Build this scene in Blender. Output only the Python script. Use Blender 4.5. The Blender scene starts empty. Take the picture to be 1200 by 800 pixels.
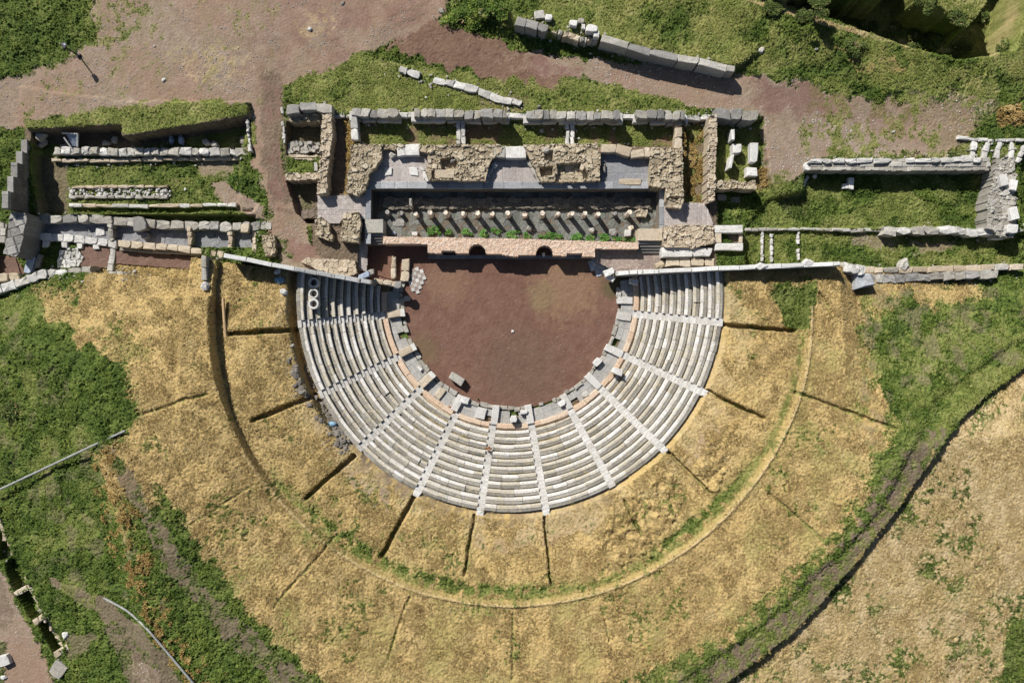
import bpy, math, random
import numpy as np
from mathutils import Vector
random.seed(7)
RNG = np.random.default_rng(11)
R = math.radians
scn = bpy.context.scene
COL = scn.collection

# ------------------------------------------------------------------ camera, sky, sun, exposure
H = 82.0                                   # drone height above the orchestra floor
cd = bpy.data.cameras.new('drone_camera')
cam = bpy.data.objects.new('drone_camera', cd); COL.objects.link(cam)
cam.location = (0, 0, H); cam.rotation_euler = (0, 0, 0)
cd.sensor_fit = 'HORIZONTAL'; cd.sensor_width = 36.0
cd.lens = 36.0 * H / 120.0                 # 120 m across at floor level
cd.clip_end = 3000; cd.clip_start = 0.5
scn.camera = cam

SUN_EL = R(38); SX, SY = 0.592, -0.806     # way the light travels on plan
world = bpy.data.worlds.new('World'); scn.world = world; world.use_nodes = True
nt = world.node_tree
bg = nt.nodes['Background']
sky = nt.nodes.new('ShaderNodeTexSky'); sky.sky_type = 'NISHITA'; sky.sun_disc = False
sky.sun_elevation = SUN_EL; sky.sun_rotation = math.atan2(-SX, -SY)
nt.links.new(sky.outputs[0], bg.inputs[0]); bg.inputs[1].default_value = 0.05
sd = bpy.data.lights.new('sun', 'SUN'); sd.energy = 5.0; sd.angle = R(0.53); sd.color = (1.0, 0.955, 0.885)
sun = bpy.data.objects.new('sun', sd); COL.objects.link(sun)
dv = Vector((SX * math.cos(SUN_EL), SY * math.cos(SUN_EL), -math.sin(SUN_EL)))
sun.rotation_euler = dv.to_track_quat('-Z', 'Y').to_euler(); sun.location = (-40, 50, 60)
vs = scn.view_settings
vs.view_transform = 'Standard'; vs.look = 'None'; vs.exposure = 0.54; vs.gamma = 1; vs.use_curve_mapping = False

# ------------------------------------------------------------------ helpers
def W(u, v, z):                            # point of the site seen at plan position (u, v), at height z
    k = 0.1 * (1 - z / H)
    return np.array([(u - 600) * k, (400 - v) * k])
def WP(poly, z): return np.array([W(u, v, z) for u, v in poly])

def smooth(a, b, x):
    t = np.clip((x - a) / (b - a), 0, 1); return t * t * (3 - 2 * t)
_lat = {}
def vnoise(x, y, seed=0):
    if seed not in _lat: _lat[seed] = np.random.default_rng(1000 + seed).random((256, 256)).astype(np.float32)
    L = _lat[seed]
    xi = np.floor(x).astype(np.int64); yi = np.floor(y).astype(np.int64)
    fx = (x - xi).astype(np.float32); fy = (y - yi).astype(np.float32)
    fx = fx * fx * (3 - 2 * fx); fy = fy * fy * (3 - 2 * fy)
    x0 = xi & 255; x1 = (xi + 1) & 255; y0 = yi & 255; y1 = (yi + 1) & 255
    return (L[x0, y0] * (1 - fx) + L[x1, y0] * fx) * (1 - fy) + (L[x0, y1] * (1 - fx) + L[x1, y1] * fx) * fy
def fbm(x, y, seed=0, oct=4):
    s = 0; a = 0.5; t = 0
    for o in range(oct):
        s = s + a * vnoise(x * 2 ** o + 17.3 * o, y * 2 ** o + 5.1 * o, seed + o); t += a; a *= 0.5
    return s / t
def pip(px, py, poly):
    ins = np.zeros(px.shape, bool); n = len(poly); j = n - 1
    for i in range(n):
        xi, yi = poly[i]; xj, yj = poly[j]
        if yi != yj:
            c = ((yi > py) != (yj > py)) & (px < (xj - xi) * (py - yi) / (yj - yi) + xi)
            ins ^= c
        j = i
    return ins
def voro(x, y, size, seed):                # nearest cell id (random value), edge distance
    gx = np.floor(x / size).astype(int); gy = np.floor(y / size).astype(int)
    rs = np.random.default_rng(seed).random((3, 97, 97))
    best = np.full(x.shape, 1e9); sec = np.full(x.shape, 1e9); rid = np.zeros(x.shape)
    for dx in (-1, 0, 1):
        for dy in (-1, 0, 1):
            a = (gx + dx) % 97; b = (gy + dy) % 97
            cx = (gx + dx + 0.12 + 0.76 * rs[0, a, b]) * size; cy = (gy + dy + 0.12 + 0.76 * rs[1, a, b]) * size
            d = np.hypot(x - cx, y - cy)
            near = d < best
            sec = np.where(near, best, np.minimum(sec, d))
            rid = np.where(near, rs[2, a, b], rid); best = np.where(near, d, best)
    return rid, sec - best
def slabpat(x, y, w, h, ang, seed):
    c, s = math.cos(ang), math.sin(ang)
    p = x * c + y * s; q = -x * s + y * c
    rs = np.random.default_rng(seed).random((3, 211))
    row = np.floor(q / h).astype(int)
    p2 = p / w + rs[0, row % 211] * 1.7
    col = np.floor(p2).astype(int)
    fx = p2 - col; fy = q / h - row
    e = np.minimum(np.minimum(fx, 1 - fx) * w, np.minimum(fy, 1 - fy) * h)
    rid = rs[1, (col * 31 + row * 57) % 211]
    return rid, e

WL = {}                                    # world place of each parent
def setp(o, label=None, cat=None, group=None, kind=None):
    if label: o['label'] = label
    if cat: o['category'] = cat; o['kind'] = kind or 'thing'
    if group: o['group'] = group
    if kind: o['kind'] = kind
    return o
def thing(name, label, cat, loc, group=None):
    o = bpy.data.objects.new(name, None); COL.objects.link(o)
    o.location = loc; o.empty_display_size = 0.3
    WL[o.name] = np.array(loc, float)
    return setp(o, label, cat, group)

class MB:
    def __init__(s): s.v = []; s.f = []; s.r = []; s.m = []
    def add(s, verts, faces, rnd=None, mi=0):
        b = len(s.v); s.v += [tuple(p) for p in verts]
        rr = random.random() if rnd is None else rnd
        for f in faces: s.f.append([i + b for i in f]); s.r.append(rr); s.m.append(mi)
    def build(s, name, mats, parent=None, origin=None, smooth=False):
        return mkmesh(name, np.array(s.v, float), s.f, mats, parent, origin, s.r, s.m, smooth)
def mkmesh(name, v, f, mats, parent=None, origin=None, rnd=None, mi=None, smooth=False):
    if parent is not None: off = WL[parent.name]
    elif origin is not None: off = np.array(origin, float)
    else: off = np.array([(v[:, 0].min() + v[:, 0].max()) / 2, (v[:, 1].min() + v[:, 1].max()) / 2, v[:, 2].min()])
    me = bpy.data.meshes.new(name); me.from_pydata((v - off).tolist(), [], f if isinstance(f, list) else f.tolist())
    for m in (mats if isinstance(mats, (list, tuple)) else [mats]): me.materials.append(m)
    if rnd is not None:
        a = me.attributes.new('rnd', 'FLOAT', 'FACE'); a.data.foreach_set('value', np.array(rnd, np.float32))
    if mi is not None and max(mi) > 0: me.polygons.foreach_set('material_index', np.array(mi, np.int32))
    if smooth: me.polygons.foreach_set('use_smooth', np.ones(len(me.polygons), bool))
    me.update()
    o = bpy.data.objects.new(name, me); COL.objects.link(o)
    if parent is not None: o.parent = parent; WL[o.name] = off
    else: o.location = off; WL[o.name] = off
    return o

def stone_geo(cx, cy, zb, zt, L, Wd, rot, jit=0.06, cham=0.05, tilt=0.0, n=8):
    """weathered block: rings of 8 points (corners and mid sides), worn top edge, slightly tilted top"""
    c, s = math.cos(rot), math.sin(rot)
    base = [(-.5, -.5), (0, -.5), (.5, -.5), (.5, 0), (.5, .5), (0, .5), (-.5, .5), (-.5, 0)]
    jj = [(random.uniform(-jit, jit), random.uniform(-jit, jit)) for _ in base]
    tx, ty = random.uniform(-tilt, tilt), random.uniform(-tilt, tilt)
    V = []
    for ci in (0, 2, 4, 6):
        if jit > .035 and random.random() < .33:
            q_ = random.uniform(.72, .92); base[ci] = (base[ci][0] * q_, base[ci][1] * random.uniform(.78, .95))
    hgt = zt - zb
    ch = min(cham, 0.3 * min(L, Wd), 0.4 * hgt)
    for k, (ins, z) in enumerate([(0, zb), (0, zb + 0.5 * hgt), (0, zt - ch), (ch, zt)]):
        for (a, b), (ja, jb) in zip(base, jj):
            x = a * (L - 2 * ins) + ja + random.uniform(-jit, jit) * .25; y = b * (Wd - 2 * ins) + jb + random.uniform(-jit, jit) * .25
            zz = z + ((a * tx + b * ty) * (1 if k > 1 else 0)) + (random.uniform(-.9, .5) * jit if k == 3 else 0)
            V.append((cx + x * c - y * s, cy + x * s + y * c, zz))
    V.append((cx, cy, zt + random.uniform(-.3, .5) * jit))
    F = []
    for k in range(3):
        for i in range(8):
            j = (i + 1) % 8; F.append((k * 8 + i, k * 8 + j, (k + 1) * 8 + j, (k + 1) * 8 + i))
    for i in range(8): F.append((24 + i, 24 + (i + 1) % 8, 32))
    F.append(tuple(range(7, -1, -1)))
    return V, F
def rock_geo(cx, cy, zb, h, rx, ry, rot, rough=0.34):
    n = 7; h = h * .8; V = []; F = []
    rad = [1 + random.uniform(-rough, rough) for _ in range(n)]
    for k, (rr, zz) in enumerate([(1.0, -.1), (1.0, .35), (.9, .8), (.55, 1.0)]):
        for i in range(n):
            a = 2 * math.pi * i / n; r_ = rad[i] * rr * (1 + random.uniform(-rough, rough) * .3)
            x = rx * r_ * math.cos(a); y = ry * r_ * math.sin(a)
            V.append((cx + x * math.cos(rot) - y * math.sin(rot), cy + x * math.sin(rot) + y * math.cos(rot), zb + h * zz * (1 + random.uniform(-.1, .1))))
    V.append((cx, cy, zb + h))
    for k in range(3):
        for i in range(n):
            j = (i + 1) % n; F.append((k * n + i, k * n + j, (k + 1) * n + j, (k + 1) * n + i))
    for i in range(n): F.append((3 * n + i, 3 * n + (i + 1) % n, 4 * n))
    return V, F
def box_geo(x0, x1, y0, y1, z0, z1):
    V = [(x0, y0, z0), (x1, y0, z0), (x1, y1, z0), (x0, y1, z0), (x0, y0, z1), (x1, y0, z1), (x1, y1, z1), (x0, y1, z1)]
    return V, [(0, 3, 2, 1), (4, 5, 6, 7), (0, 1, 5, 4), (1, 2, 6, 5), (2, 3, 7, 6), (3, 0, 4, 7)]
def tube_geo(pts, r, n=8):
    V = []; F = []; pts = [np.array(p, float) for p in pts]
    for k, p in enumerate(pts):
        d = pts[min(k + 1, len(pts) - 1)] - pts[max(k - 1, 0)]; d /= np.linalg.norm(d)
        a = np.cross(d, [0, 0, 1]) if abs(d[2]) < .9 else np.cross(d, [1, 0, 0])
        a /= np.linalg.norm(a); b = np.cross(d, a)
        rr = r[k] if isinstance(r, (list, tuple)) else r
        for i in range(n):
            t = 2 * math.pi * i / n; V.append(tuple(p + rr * (a * math.cos(t) + b * math.sin(t))))
    for k in range(len(pts) - 1):
        for i in range(n):
            j = (i + 1) % n; F.append((k * n + i, k * n + j, (k + 1) * n + j, (k + 1) * n + i))
    F.append(tuple(range(n))); F.append(tuple((len(pts) - 1) * n + i for i in range(n - 1, -1, -1)))
    return V, F

# ------------------------------------------------------------------ materials
def newmat(name):
    m = bpy.data.materials.new(name); m.use_nodes = True
    nt = m.node_tree; b = nt.nodes['Principled BSDF']; b.inputs['Roughness'].default_value = 0.9
    if 'Specular IOR Level' in b.inputs: b.inputs['Specular IOR Level'].default_value = 0.2
    return m, nt, b
def ramp(nt, fac, stops):
    r = nt.nodes.new('ShaderNodeValToRGB'); e = r.color_ramp.elements
    while len(e) < len(stops): e.new(0.5)
    for k, (p, c) in enumerate(stops): e[k].position = p; e[k].color = (*c, 1)
    nt.links.new(fac, r.inputs[0]); return r.outputs[0]
def noise(nt, scale, detail=4, rough=0.6, vec=None, w=None):
    n = nt.nodes.new('ShaderNodeTexNoise'); n.inputs['Scale'].default_value = scale
    n.inputs['Detail'].default_value = detail; n.inputs['Roughness'].default_value = rough
    if vec is None:
        g = nt.nodes.new('ShaderNodeNewGeometry'); vec = g.outputs['Position']
    nt.links.new(vec, n.inputs['Vector']); return n.outputs[0]
def math_(nt, op, a, b=None, clamp=False):
    m = nt.nodes.new('ShaderNodeMath'); m.operation = op; m.use_clamp = clamp
    for i, x in enumerate((a, b)):
        if x is None: continue
        if isinstance(x, (int, float)): m.inputs[i].default_value = x
        else: nt.links.new(x, m.inputs[i])
    return m.outputs[0]
def mix(nt, fac, a, b, mode='MIX'):
    m = nt.nodes.new('ShaderNodeMix'); m.data_type = 'RGBA'; m.blend_type = mode
    for s, x in ((0, fac), (6, a), (7, b)):
        if isinstance(x, (int, float)): m.inputs[s].default_value = x
        elif isinstance(x, tuple): m.inputs[s].default_value = (*x, 1)
        else: nt.links.new(x, m.inputs[s])
    return m.outputs[2]
def attr(nt, name):
    a = nt.nodes.new('ShaderNodeAttribute'); a.attribute_name = name; return a
def bump(nt, b, h, dist, strength=0.6):
    n = nt.nodes.new('ShaderNodeBump'); n.inputs['Distance'].default_value = dist; n.inputs['Strength'].default_value = strength
    nt.links.new(h, n.inputs['Height']); nt.links.new(n.outputs[0], b.inputs['Normal'])
def stone(name, cols, stain=(0.16, 0.15, 0.13), stain_amt=0.35, lichen=None, lich_amt=0.3, nz=0.45, bmp=0.04):
    m, nt, b = newmat(name)
    a = attr(nt, 'rnd').outputs['Fac']
    n1 = noise(nt, 2.2, 5, 0.65)
    f = math_(nt, 'ADD', math_(nt, 'MULTIPLY', a, 1 - nz), math_(nt, 'MULTIPLY', math_(nt, 'SUBTRACT', math_(nt, 'MULTIPLY', n1, 2.0), 0.5), nz))
    c = ramp(nt, f, [(i / (len(cols) - 1), x) for i, x in enumerate(cols)])
    n2 = noise(nt, 1.1, 6, 0.7)
    s = ramp(nt, n2, [(0.48, (0, 0, 0)), (0.66, (1, 1, 1))])
    c = mix(nt, math_(nt, 'MULTIPLY', s, stain_amt), c, stain)
    if lichen:
        n3 = noise(nt, 3.1, 4, 0.6)
        s3 = ramp(nt, n3, [(0.52, (0, 0, 0)), (0.64, (1, 1, 1))])
        c = mix(nt, math_(nt, 'MULTIPLY', s3, lich_amt), c, lichen)
    n5 = noise(nt, 4.3, 4, 0.75)
    s5 = ramp(nt, n5, [(0.54, (0, 0, 0)), (0.68, (1, 1, 1))])
    c = mix(nt, math_(nt, 'MULTIPLY', s5, min(.75, stain_amt * 1.5 + .1)), c, tuple(x * .8 for x in stain))
    n4 = noise(nt, 9, 4, 0.7)
    c = mix(nt, 0.75, c, ramp(nt, n4, [(0.28, (0.25, 0.25, 0.25)), (0.72, (0.72, 0.72, 0.72))]), 'OVERLAY')
    nt.links.new(c, b.inputs['Base Color'])
    bump(nt, b, noise(nt, 7, 6, 0.7), bmp, 0.8)
    return m
M = {}
M['lime'] = stone('limestone', [(.15, .14, .12), (.27, .255, .225), (.38, .365, .33), (.52, .505, .47)], lichen=(.42, .34, .20), lich_amt=.25)
M['white'] = stone('white_limestone', [(.27, .26, .24), (.41, .40, .375), (.53, .52, .495), (.64, .63, .605)], stain_amt=.25)
M['grey'] = stone('grey_limestone', [(.11, .107, .10), (.19, .185, .175), (.28, .27, .255), (.39, .38, .36)], stain_amt=.4)
M['cap'] = stone('marble_coping', [(.36, .36, .35), (.48, .48, .47), (.58, .58, .57), (.68, .68, .67)], stain_amt=.18, nz=.3)
M['capblue'] = stone('blue_grey_marble', [(.17, .18, .195), (.235, .245, .26), (.31, .32, .335), (.41, .415, .42)], stain_amt=.3, nz=.4)
M['tan'] = stone('tan_rubble', [(.19, .155, .105), (.32, .265, .185), (.42, .355, .255), (.53, .465, .355)], stain=(.11, .09, .06), stain_amt=.4, lichen=(.42, .38, .31), lich_amt=.35, nz=.3)
M['brownwall'] = stone('brown_weathered_ashlar', [(.10, .09, .08), (.15, .135, .115), (.20, .18, .155), (.27, .245, .215)], stain=(.07, .06, .05), stain_amt=.5)
M['tan2'] = stone('tan_stone', [(.26, .21, .15), (.38, .31, .225), (.46, .39, .295), (.56, .49, .40)], stain_amt=.25)
M['brick'] = stone('pink_brick', [(.40, .27, .185), (.50, .36, .265), (.55, .42, .325), (.58, .49, .41)], stain=(.22, .15, .11), stain_amt=.3, lichen=(.55, .52, .45), lich_amt=.5)
M['pave'] = stone('pink_grey_pavement', [(.24, .205, .195), (.31, .275, .26), (.37, .335, .315), (.44, .405, .385)], stain_amt=.3, lichen=(.50, .47, .43))
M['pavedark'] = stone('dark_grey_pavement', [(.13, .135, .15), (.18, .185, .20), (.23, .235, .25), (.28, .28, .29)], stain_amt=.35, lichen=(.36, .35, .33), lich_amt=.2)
M['bench'] = stone('salmon_bench', [(.44, .31, .21), (.52, .38, .27), (.56, .44, .33), (.60, .49, .38)], stain_amt=.25)
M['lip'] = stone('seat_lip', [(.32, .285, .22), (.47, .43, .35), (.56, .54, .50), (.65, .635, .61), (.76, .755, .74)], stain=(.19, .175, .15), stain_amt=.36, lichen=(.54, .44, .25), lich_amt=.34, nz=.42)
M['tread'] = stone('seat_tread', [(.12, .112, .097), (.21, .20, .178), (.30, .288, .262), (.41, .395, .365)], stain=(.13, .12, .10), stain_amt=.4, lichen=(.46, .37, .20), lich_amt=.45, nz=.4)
M['stair'] = stone('stair_marble', [(.27, .255, .23), (.41, .40, .375), (.50, .49, .47), (.60, .595, .58)], stain_amt=.2, lichen=(.45, .36, .25), lich_amt=.2)
M['walk'] = stone('walkway_slab', [(.26, .255, .24), (.32, .315, .30), (.37, .365, .35), (.42, .41, .39)], stain_amt=.3, lichen=(.40, .33, .24))
M['redearth'] = stone('red_earth', [(.115, .07, .055), (.14, .085, .067), (.155, .095, .075), (.18, .115, .09)], stain=(.16, .115, .08), stain_amt=.2, lichen=(.13, .10, .055), lich_amt=.4)
M['soil'] = stone('brown_soil', [(.10, .075, .055), (.14, .11, .08), (.17, .13, .10), (.20, .15, .11)], stain_amt=.2)  # brown earth of fills, bank and trough bottom
M['column'] = stone('column_stone', [(.52, .42, .33), (.60, .51, .41), (.66, .58, .48), (.70, .63, .54)], stain_amt=.2)
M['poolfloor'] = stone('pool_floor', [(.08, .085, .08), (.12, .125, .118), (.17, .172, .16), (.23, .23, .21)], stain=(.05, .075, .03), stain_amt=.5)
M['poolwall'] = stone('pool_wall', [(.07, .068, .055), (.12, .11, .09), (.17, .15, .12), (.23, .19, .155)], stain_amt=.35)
M['fallen'] = stone('fallen_white_block', [(.42, .41, .395), (.51, .50, .48), (.58, .57, .55), (.66, .65, .63)], stain_amt=.15)
M['bluegrey'] = stone('blue_grey_block', [(.20, .25, .34), (.27, .32, .41), (.34, .39, .48), (.42, .46, .53)], stain_amt=.3)
M['slate'] = stone('slate_limestone', [(.24, .26, .29), (.31, .33, .36), (.38, .40, .42), (.48, .49, .50)], stain_amt=.4)
M['pipe'] = stone('pipe_grey', [(.20, .205, .20), (.25, .255, .25), (.29, .295, .29), (.33, .335, .33)], stain_amt=.4)
def orchmat():
    m, nt, b = newmat('orchestra_earth')
    g = nt.nodes.new('ShaderNodeNewGeometry')
    c = ramp(nt, noise(nt, .6, 6, .7), [(.3, (.112, .059, .042)), (.5, (.143, .078, .056)), (.7, (.172, .10, .074))])
    for (px, py, r_, col, am) in ((6.5, 6.5, 5.0, (.225, .145, .085), .6), (3.5, 5.2, 2.2, (.19, .15, .075), .5), (12, 6.5, 2.0, (.085, .075, .035), .8), (-10.6, -1, 2.6, (.13, .095, .05), .6), (-7.5, 6.9, 3.2, (.20, .125, .08), .55), (1, -3, 6, (.10, .075, .05), .35)):
        vm = nt.nodes.new('ShaderNodeVectorMath'); vm.operation = 'DISTANCE'; nt.links.new(g.outputs['Position'], vm.inputs[0]); vm.inputs[1].default_value = (px, py, 0)
        d = math_(nt, 'ADD', math_(nt, 'DIVIDE', vm.outputs['Value'], r_), math_(nt, 'MULTIPLY', math_(nt, 'SUBTRACT', noise(nt, .8, 5, .7), .5), 1.9))
        f = ramp(nt, d, [(.45, (1, 1, 1)), (1.0, (0, 0, 0))])
        c = mix(nt, math_(nt, 'MULTIPLY', f, am), c, col)
    c = mix(nt, .6, c, ramp(nt, noise(nt, 7, 4, .75), [(.3, (.3, .3, .3)), (.7, (.7, .7, .7))]), 'OVERLAY')
    nt.links.new(c, b.inputs['Base Color']); bump(nt, b, noise(nt, 6, 6, .75), .05, .8); return m
M['orch'] = orchmat()
def plain(name, col, rough=.6, metal=0, var=.25):
    m, nt, b = newmat(name)
    n = noise(nt, 6, 4)
    c = mix(nt, ramp(nt, n, [(.3, (0, 0, 0)), (.7, (1, 1, 1))]), tuple(x * (1 - var) for x in col), tuple(min(.85, x * (1 + var)) for x in col))
    nt.links.new(c, b.inputs['Base Color']); b.inputs['Roughness'].default_value = rough; b.inputs['Metallic'].default_value = metal
    return m
M['tarp'] = plain('blue_tarp', (.16, .27, .36), .6, 0, .5)
M['darkmetal'] = plain('dark_metal', (.03, .03, .035), .5, .3)
M['lens'] = plain('lamp_glass', (.35, .37, .40), .2)
M['wood'] = plain('weathered_wood', (.42, .30, .17), .8)
M['rust'] = plain('rusty_earth', (.20, .085, .035), .9)
def leafmat(name, cols):
    m, nt, b = newmat(name)
    a = attr(nt, 'rnd').outputs['Fac']
    n = noise(nt, .5, 5, .65)
    f = math_(nt, 'ADD', math_(nt, 'MULTIPLY', a, .45), math_(nt, 'SUBTRACT', math_(nt, 'MULTIPLY', n, 2.3), .90))  # noise varies the tone; its high contrast also stands in for shadow patches
    c = ramp(nt, f, [(i / (len(cols) - 1), x) for i, x in enumerate(cols)])
    nt.links.new(c, b.inputs['Base Color']); b.inputs['Roughness'].default_value = .75
    return m
M['leaf'] = leafmat('weed_leaf', [(.024, .050, .008), (.060, .110, .014), (.128, .185, .027), (.28, .305, .07)])
M['leafdark'] = leafmat('bush_leaf', [(.032, .048, .012), (.055, .08, .018), (.09, .12, .028), (.15, .175, .05)])
M['plant'] = leafmat('pool_plant_leaf', [(.03, .08, .015), (.055, .14, .025), (.085, .20, .04), (.14, .26, .07)])
M['straw'] = leafmat('dry_straw', [(.14, .095, .036), (.29, .208, .083), (.41, .305, .132), (.56, .455, .25)])
M['paleleaf'] = leafmat('short_grass', [(.07, .095, .018), (.14, .175, .035), (.215, .235, .062), (.32, .30, .12)])
M['orangeweed'] = leafmat('orange_weed', [(.15, .095, .03), (.26, .175, .058), (.36, .25, .09), (.44, .34, .16)])

# ------------------------------------------------------------------ mass: irregular masonry body over a plan polygon
def mass(name, poly, zt, zb, mat, pat=('vor', .45), relief=.12, groove=.06, rough=.03, ragged=.15, holes=(), parent=None, step=.075, zfun=None, seed=None, origin=None):
    seed = seed if seed is not None else (hash(str(poly)) & 0xffff if False else int(abs(poly[0][0] * 7 + poly[0][1] * 13 + len(poly))) )
    P = WP(poly, zt)
    x0, y0 = P.min(0) - .2; x1, y1 = P.max(0) + .2
    nx = max(3, int((x1 - x0) / step)); ny = max(3, int((y1 - y0) / step))
    xs = np.linspace(x0, x1, nx + 1); ys = np.linspace(y0, y1, ny + 1)
    cx = (xs[:-1] + xs[1:]) / 2; cy = (ys[:-1] + ys[1:]) / 2
    CX, CY = np.meshgrid(cx, cy, indexing='ij'); X, Y = np.meshgrid(xs, ys, indexing='ij')
    wx = (fbm(CX / .7, CY / .7, 40 + seed % 7, 3) - .5) * 2 * ragged; wy = (fbm(CX / .7, CY / .7, 50 + seed % 7, 3) - .5) * 2 * ragged
    mask = pip(CX + wx, CY + wy, P)
    def pattern(a, b):
        if pat[0] == 'mixed':
            wa, wb = a + .1 * (vnoise(a * 4, b * 4, 61) - .5), b + .1 * (vnoise(a * 4, b * 4, 62) - .5)
            r1, e1 = voro(wa, wb * 1.25, pat[1] * 1.45, seed); r2, e2 = voro(wa, wb * 1.15, pat[1] * .62, seed + 5)
            big = r1 > .5
            return np.where(big, (r1 - .5) * 2, r2), np.where(big, e1, np.minimum(e2, np.maximum(e1, .02)))
        if pat[0] == 'vor': return voro(a + .08 * (vnoise(a * 3, b * 3, 61) - .5), b + .08 * (vnoise(a * 3, b * 3, 62) - .5), pat[1], seed)
        return slabpat(a, b, pat[1], pat[2], pat[3] if len(pat) > 3 else 0, seed)
    rid, e = pattern(X, Y)
    Z = zt + (rid - .5) * 2 * relief - groove * np.clip(1 - e / .07, 0, 1) + (fbm(X * 3, Y * 3, 70, 3) - .5) * 2 * rough + (fbm(X * .6, Y * .6, 75, 2) - .5) * relief
    if zfun is not None: Z = Z + zfun(X, Y)
    for hp, hz in holes:
        Hm = pip(X, Y, WP(hp, zt)); Z = np.where(Hm, hz + (rid - .5) * relief, Z)
    crid, _ = pattern(CX, CY)
    idx = np.full(X.shape, -1); I, J = np.nonzero(mask)
    need = np.zeros(X.shape, bool)
    for a, b in ((0, 0), (1, 0), (1, 1), (0, 1)): need[I + a, J + b] = True
    idx[need] = np.arange(need.sum())
    V = np.stack([X[need], Y[need], Z[need]], 1)
    F = np.stack([idx[I, J], idx[I + 1, J], idx[I + 1, J + 1], idx[I, J + 1]], 1)
    rn = crid[I, J]
    faces = [F]; rnds = [rn]
    mp = np.pad(mask, 1)
    nb = len(V); Vb = V.copy(); Vb[:, 2] = zb
    for (di, dj, c1, c2) in ((-1, 0, (0, 1), (0, 0)), (1, 0, (1, 0), (1, 1)), (0, -1, (0, 0), (1, 0)), (0, 1, (1, 1), (0, 1))):
        bm = ~mp[I + 1 + di, J + 1 + dj]
        p = idx[I[bm] + c1[0], J[bm] + c1[1]]; q = idx[I[bm] + c2[0], J[bm] + c2[1]]
        faces.append(np.stack([p + nb, q + nb, q, p], 1)); rnds.append(rn[bm] * .6)
    V = np.concatenate([V, Vb]); F = np.concatenate(faces); rn = np.concatenate(rnds)
    used = np.unique(F); rem = np.full(len(V), -1); rem[used] = np.arange(len(used))
    return mkmesh(name, V[used], rem[F], mat, parent, origin, rn)
def R4(x0, x1, y0, y1): return [(x0, y0), (x1, y0), (x1, y1), (x0, y1)]
def massthing(name, label, cat, poly, zt, zb, mat, **k):
    return setp(mass(name, poly, zt, zb, mat, **k), label, cat)
def floor_(name, poly, zt, mat, **k):
    k.setdefault('pat', ('slab', .9, .6)); k.setdefault('relief', .015); k.setdefault('groove', .02); k.setdefault('rough', .01); k.setdefault('ragged', .12)
    return setp(mass(name, poly, zt, zt - .35, mat, **k), kind='structure')

# ------------------------------------------------------------------ terrain
CX0, CY0, YST = -0.2, 5.0, 1.012            # centre of the auditorium, slight stretch to the south
def axis(lo, hi, step, far):
    a = np.arange(lo, hi + step / 2, step); o = []; s = step; x = hi
    while x < far: s *= 1.09; x += s; o.append(x)
    o = np.array(o); return np.concatenate([(lo - (o - hi))[::-1], a, o])
ax = axis(-62.5, 62.5, .1, 700); ay = axis(-42.5, 42.5, .1, 700)
GX, GY = np.meshgrid(ax, ay, indexing='ij')
def near(P, pad=1.0):
    return (slice(np.searchsorted(ax, P[:, 0].min() - pad), np.searchsorted(ax, P[:, 0].max() + pad)),
            slice(np.searchsorted(ay, P[:, 1].min() - pad), np.searchsorted(ay, P[:, 1].max() + pad)))
WRX = (fbm(GX / 1.2, GY / 1.2, 3, 4) - .5); WRY = (fbm(GX / 1.2, GY / 1.2, 9, 4) - .5)
Z = 1.8 + (fbm(GX / 9, GY / 9, 21, 3) - .5) * .3
def level(poly, z, ze=None, wig=.25, soft=0, add=False):
    P = WP(poly, z if ze is None else ze)
    s = near(P)
    m = pip(GX[s] + WRX[s] * wig * 2, GY[s] + WRY[s] * wig * 2, P).astype(np.float32)
    for _ in range(soft):
        m = np.pad(m, 1, mode='edge'); m = (m[:-2, 1:-1] + m[2:, 1:-1] + m[1:-1, :-2] + m[1:-1, 2:] + 2 * m[1:-1, 1:-1]) / 6
    Z[s] = Z[s] * (1 - m) + (Z[s] + z if add else z) * m
# northern ground north of the fallen wall, and the pit with high grass beyond
UU0 = 600 + GX / .0978; VV0 = 400 - GY / .0978
Z += 1.5 * smooth(150, 20, VV0) * smooth(840, 900, UU0) + 1.4 * smooth(40, -60, VV0) * (1 - smooth(840, 900, UU0)) * smooth(480, 600, UU0)
level([(598, 18), (605, 28), (645, 38), (700, 46), (785, 64), (862, 80), (890, 60), (880, -20), (640, -30), (560, 0)], 3.2, soft=6)
level([(925, 2), (965, 16), (1015, 32), (1075, 52), (1130, 64), (1190, 55), (1215, -60), (915, -60)], -2.2, 3.3, soft=8)
level([(1074, -90), (1072, -2), (1092, 8), (1120, 16), (1146, 24), (1154, 8), (1150, -90)], 3.0, wig=.9, soft=3)
level([(870, -140), (880, -25), (925, -10), (1050, -16), (1056, -140)], 5.0, wig=.8, soft=3)  # unseen high ground, added to throw its shadow into the pit
# bank and sunken room at the north-west
level([(20, 100), (140, 118), (290, 118), (290, 136), (150, 160), (142, 160), (142, 146), (30, 152)], 2.6, soft=2)
level([(31, 153), (142, 146), (142, 160), (150, 160), (291, 137), (292, 246), (42, 250), (30, 200)], .0, 2.6, wig=.1)
level([(291, 135), (300, 180), (312, 240), (292, 250), (280, 246), (278, 190)], 1.2, soft=14)
level(R4(35, 300, 252, 290), .4, 1.4, wig=.05)
level([(0, 285), (60, 280), (240, 292), (244, 330), (105, 318), (40, 322), (0, 338)], .8, wig=.1)
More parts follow.
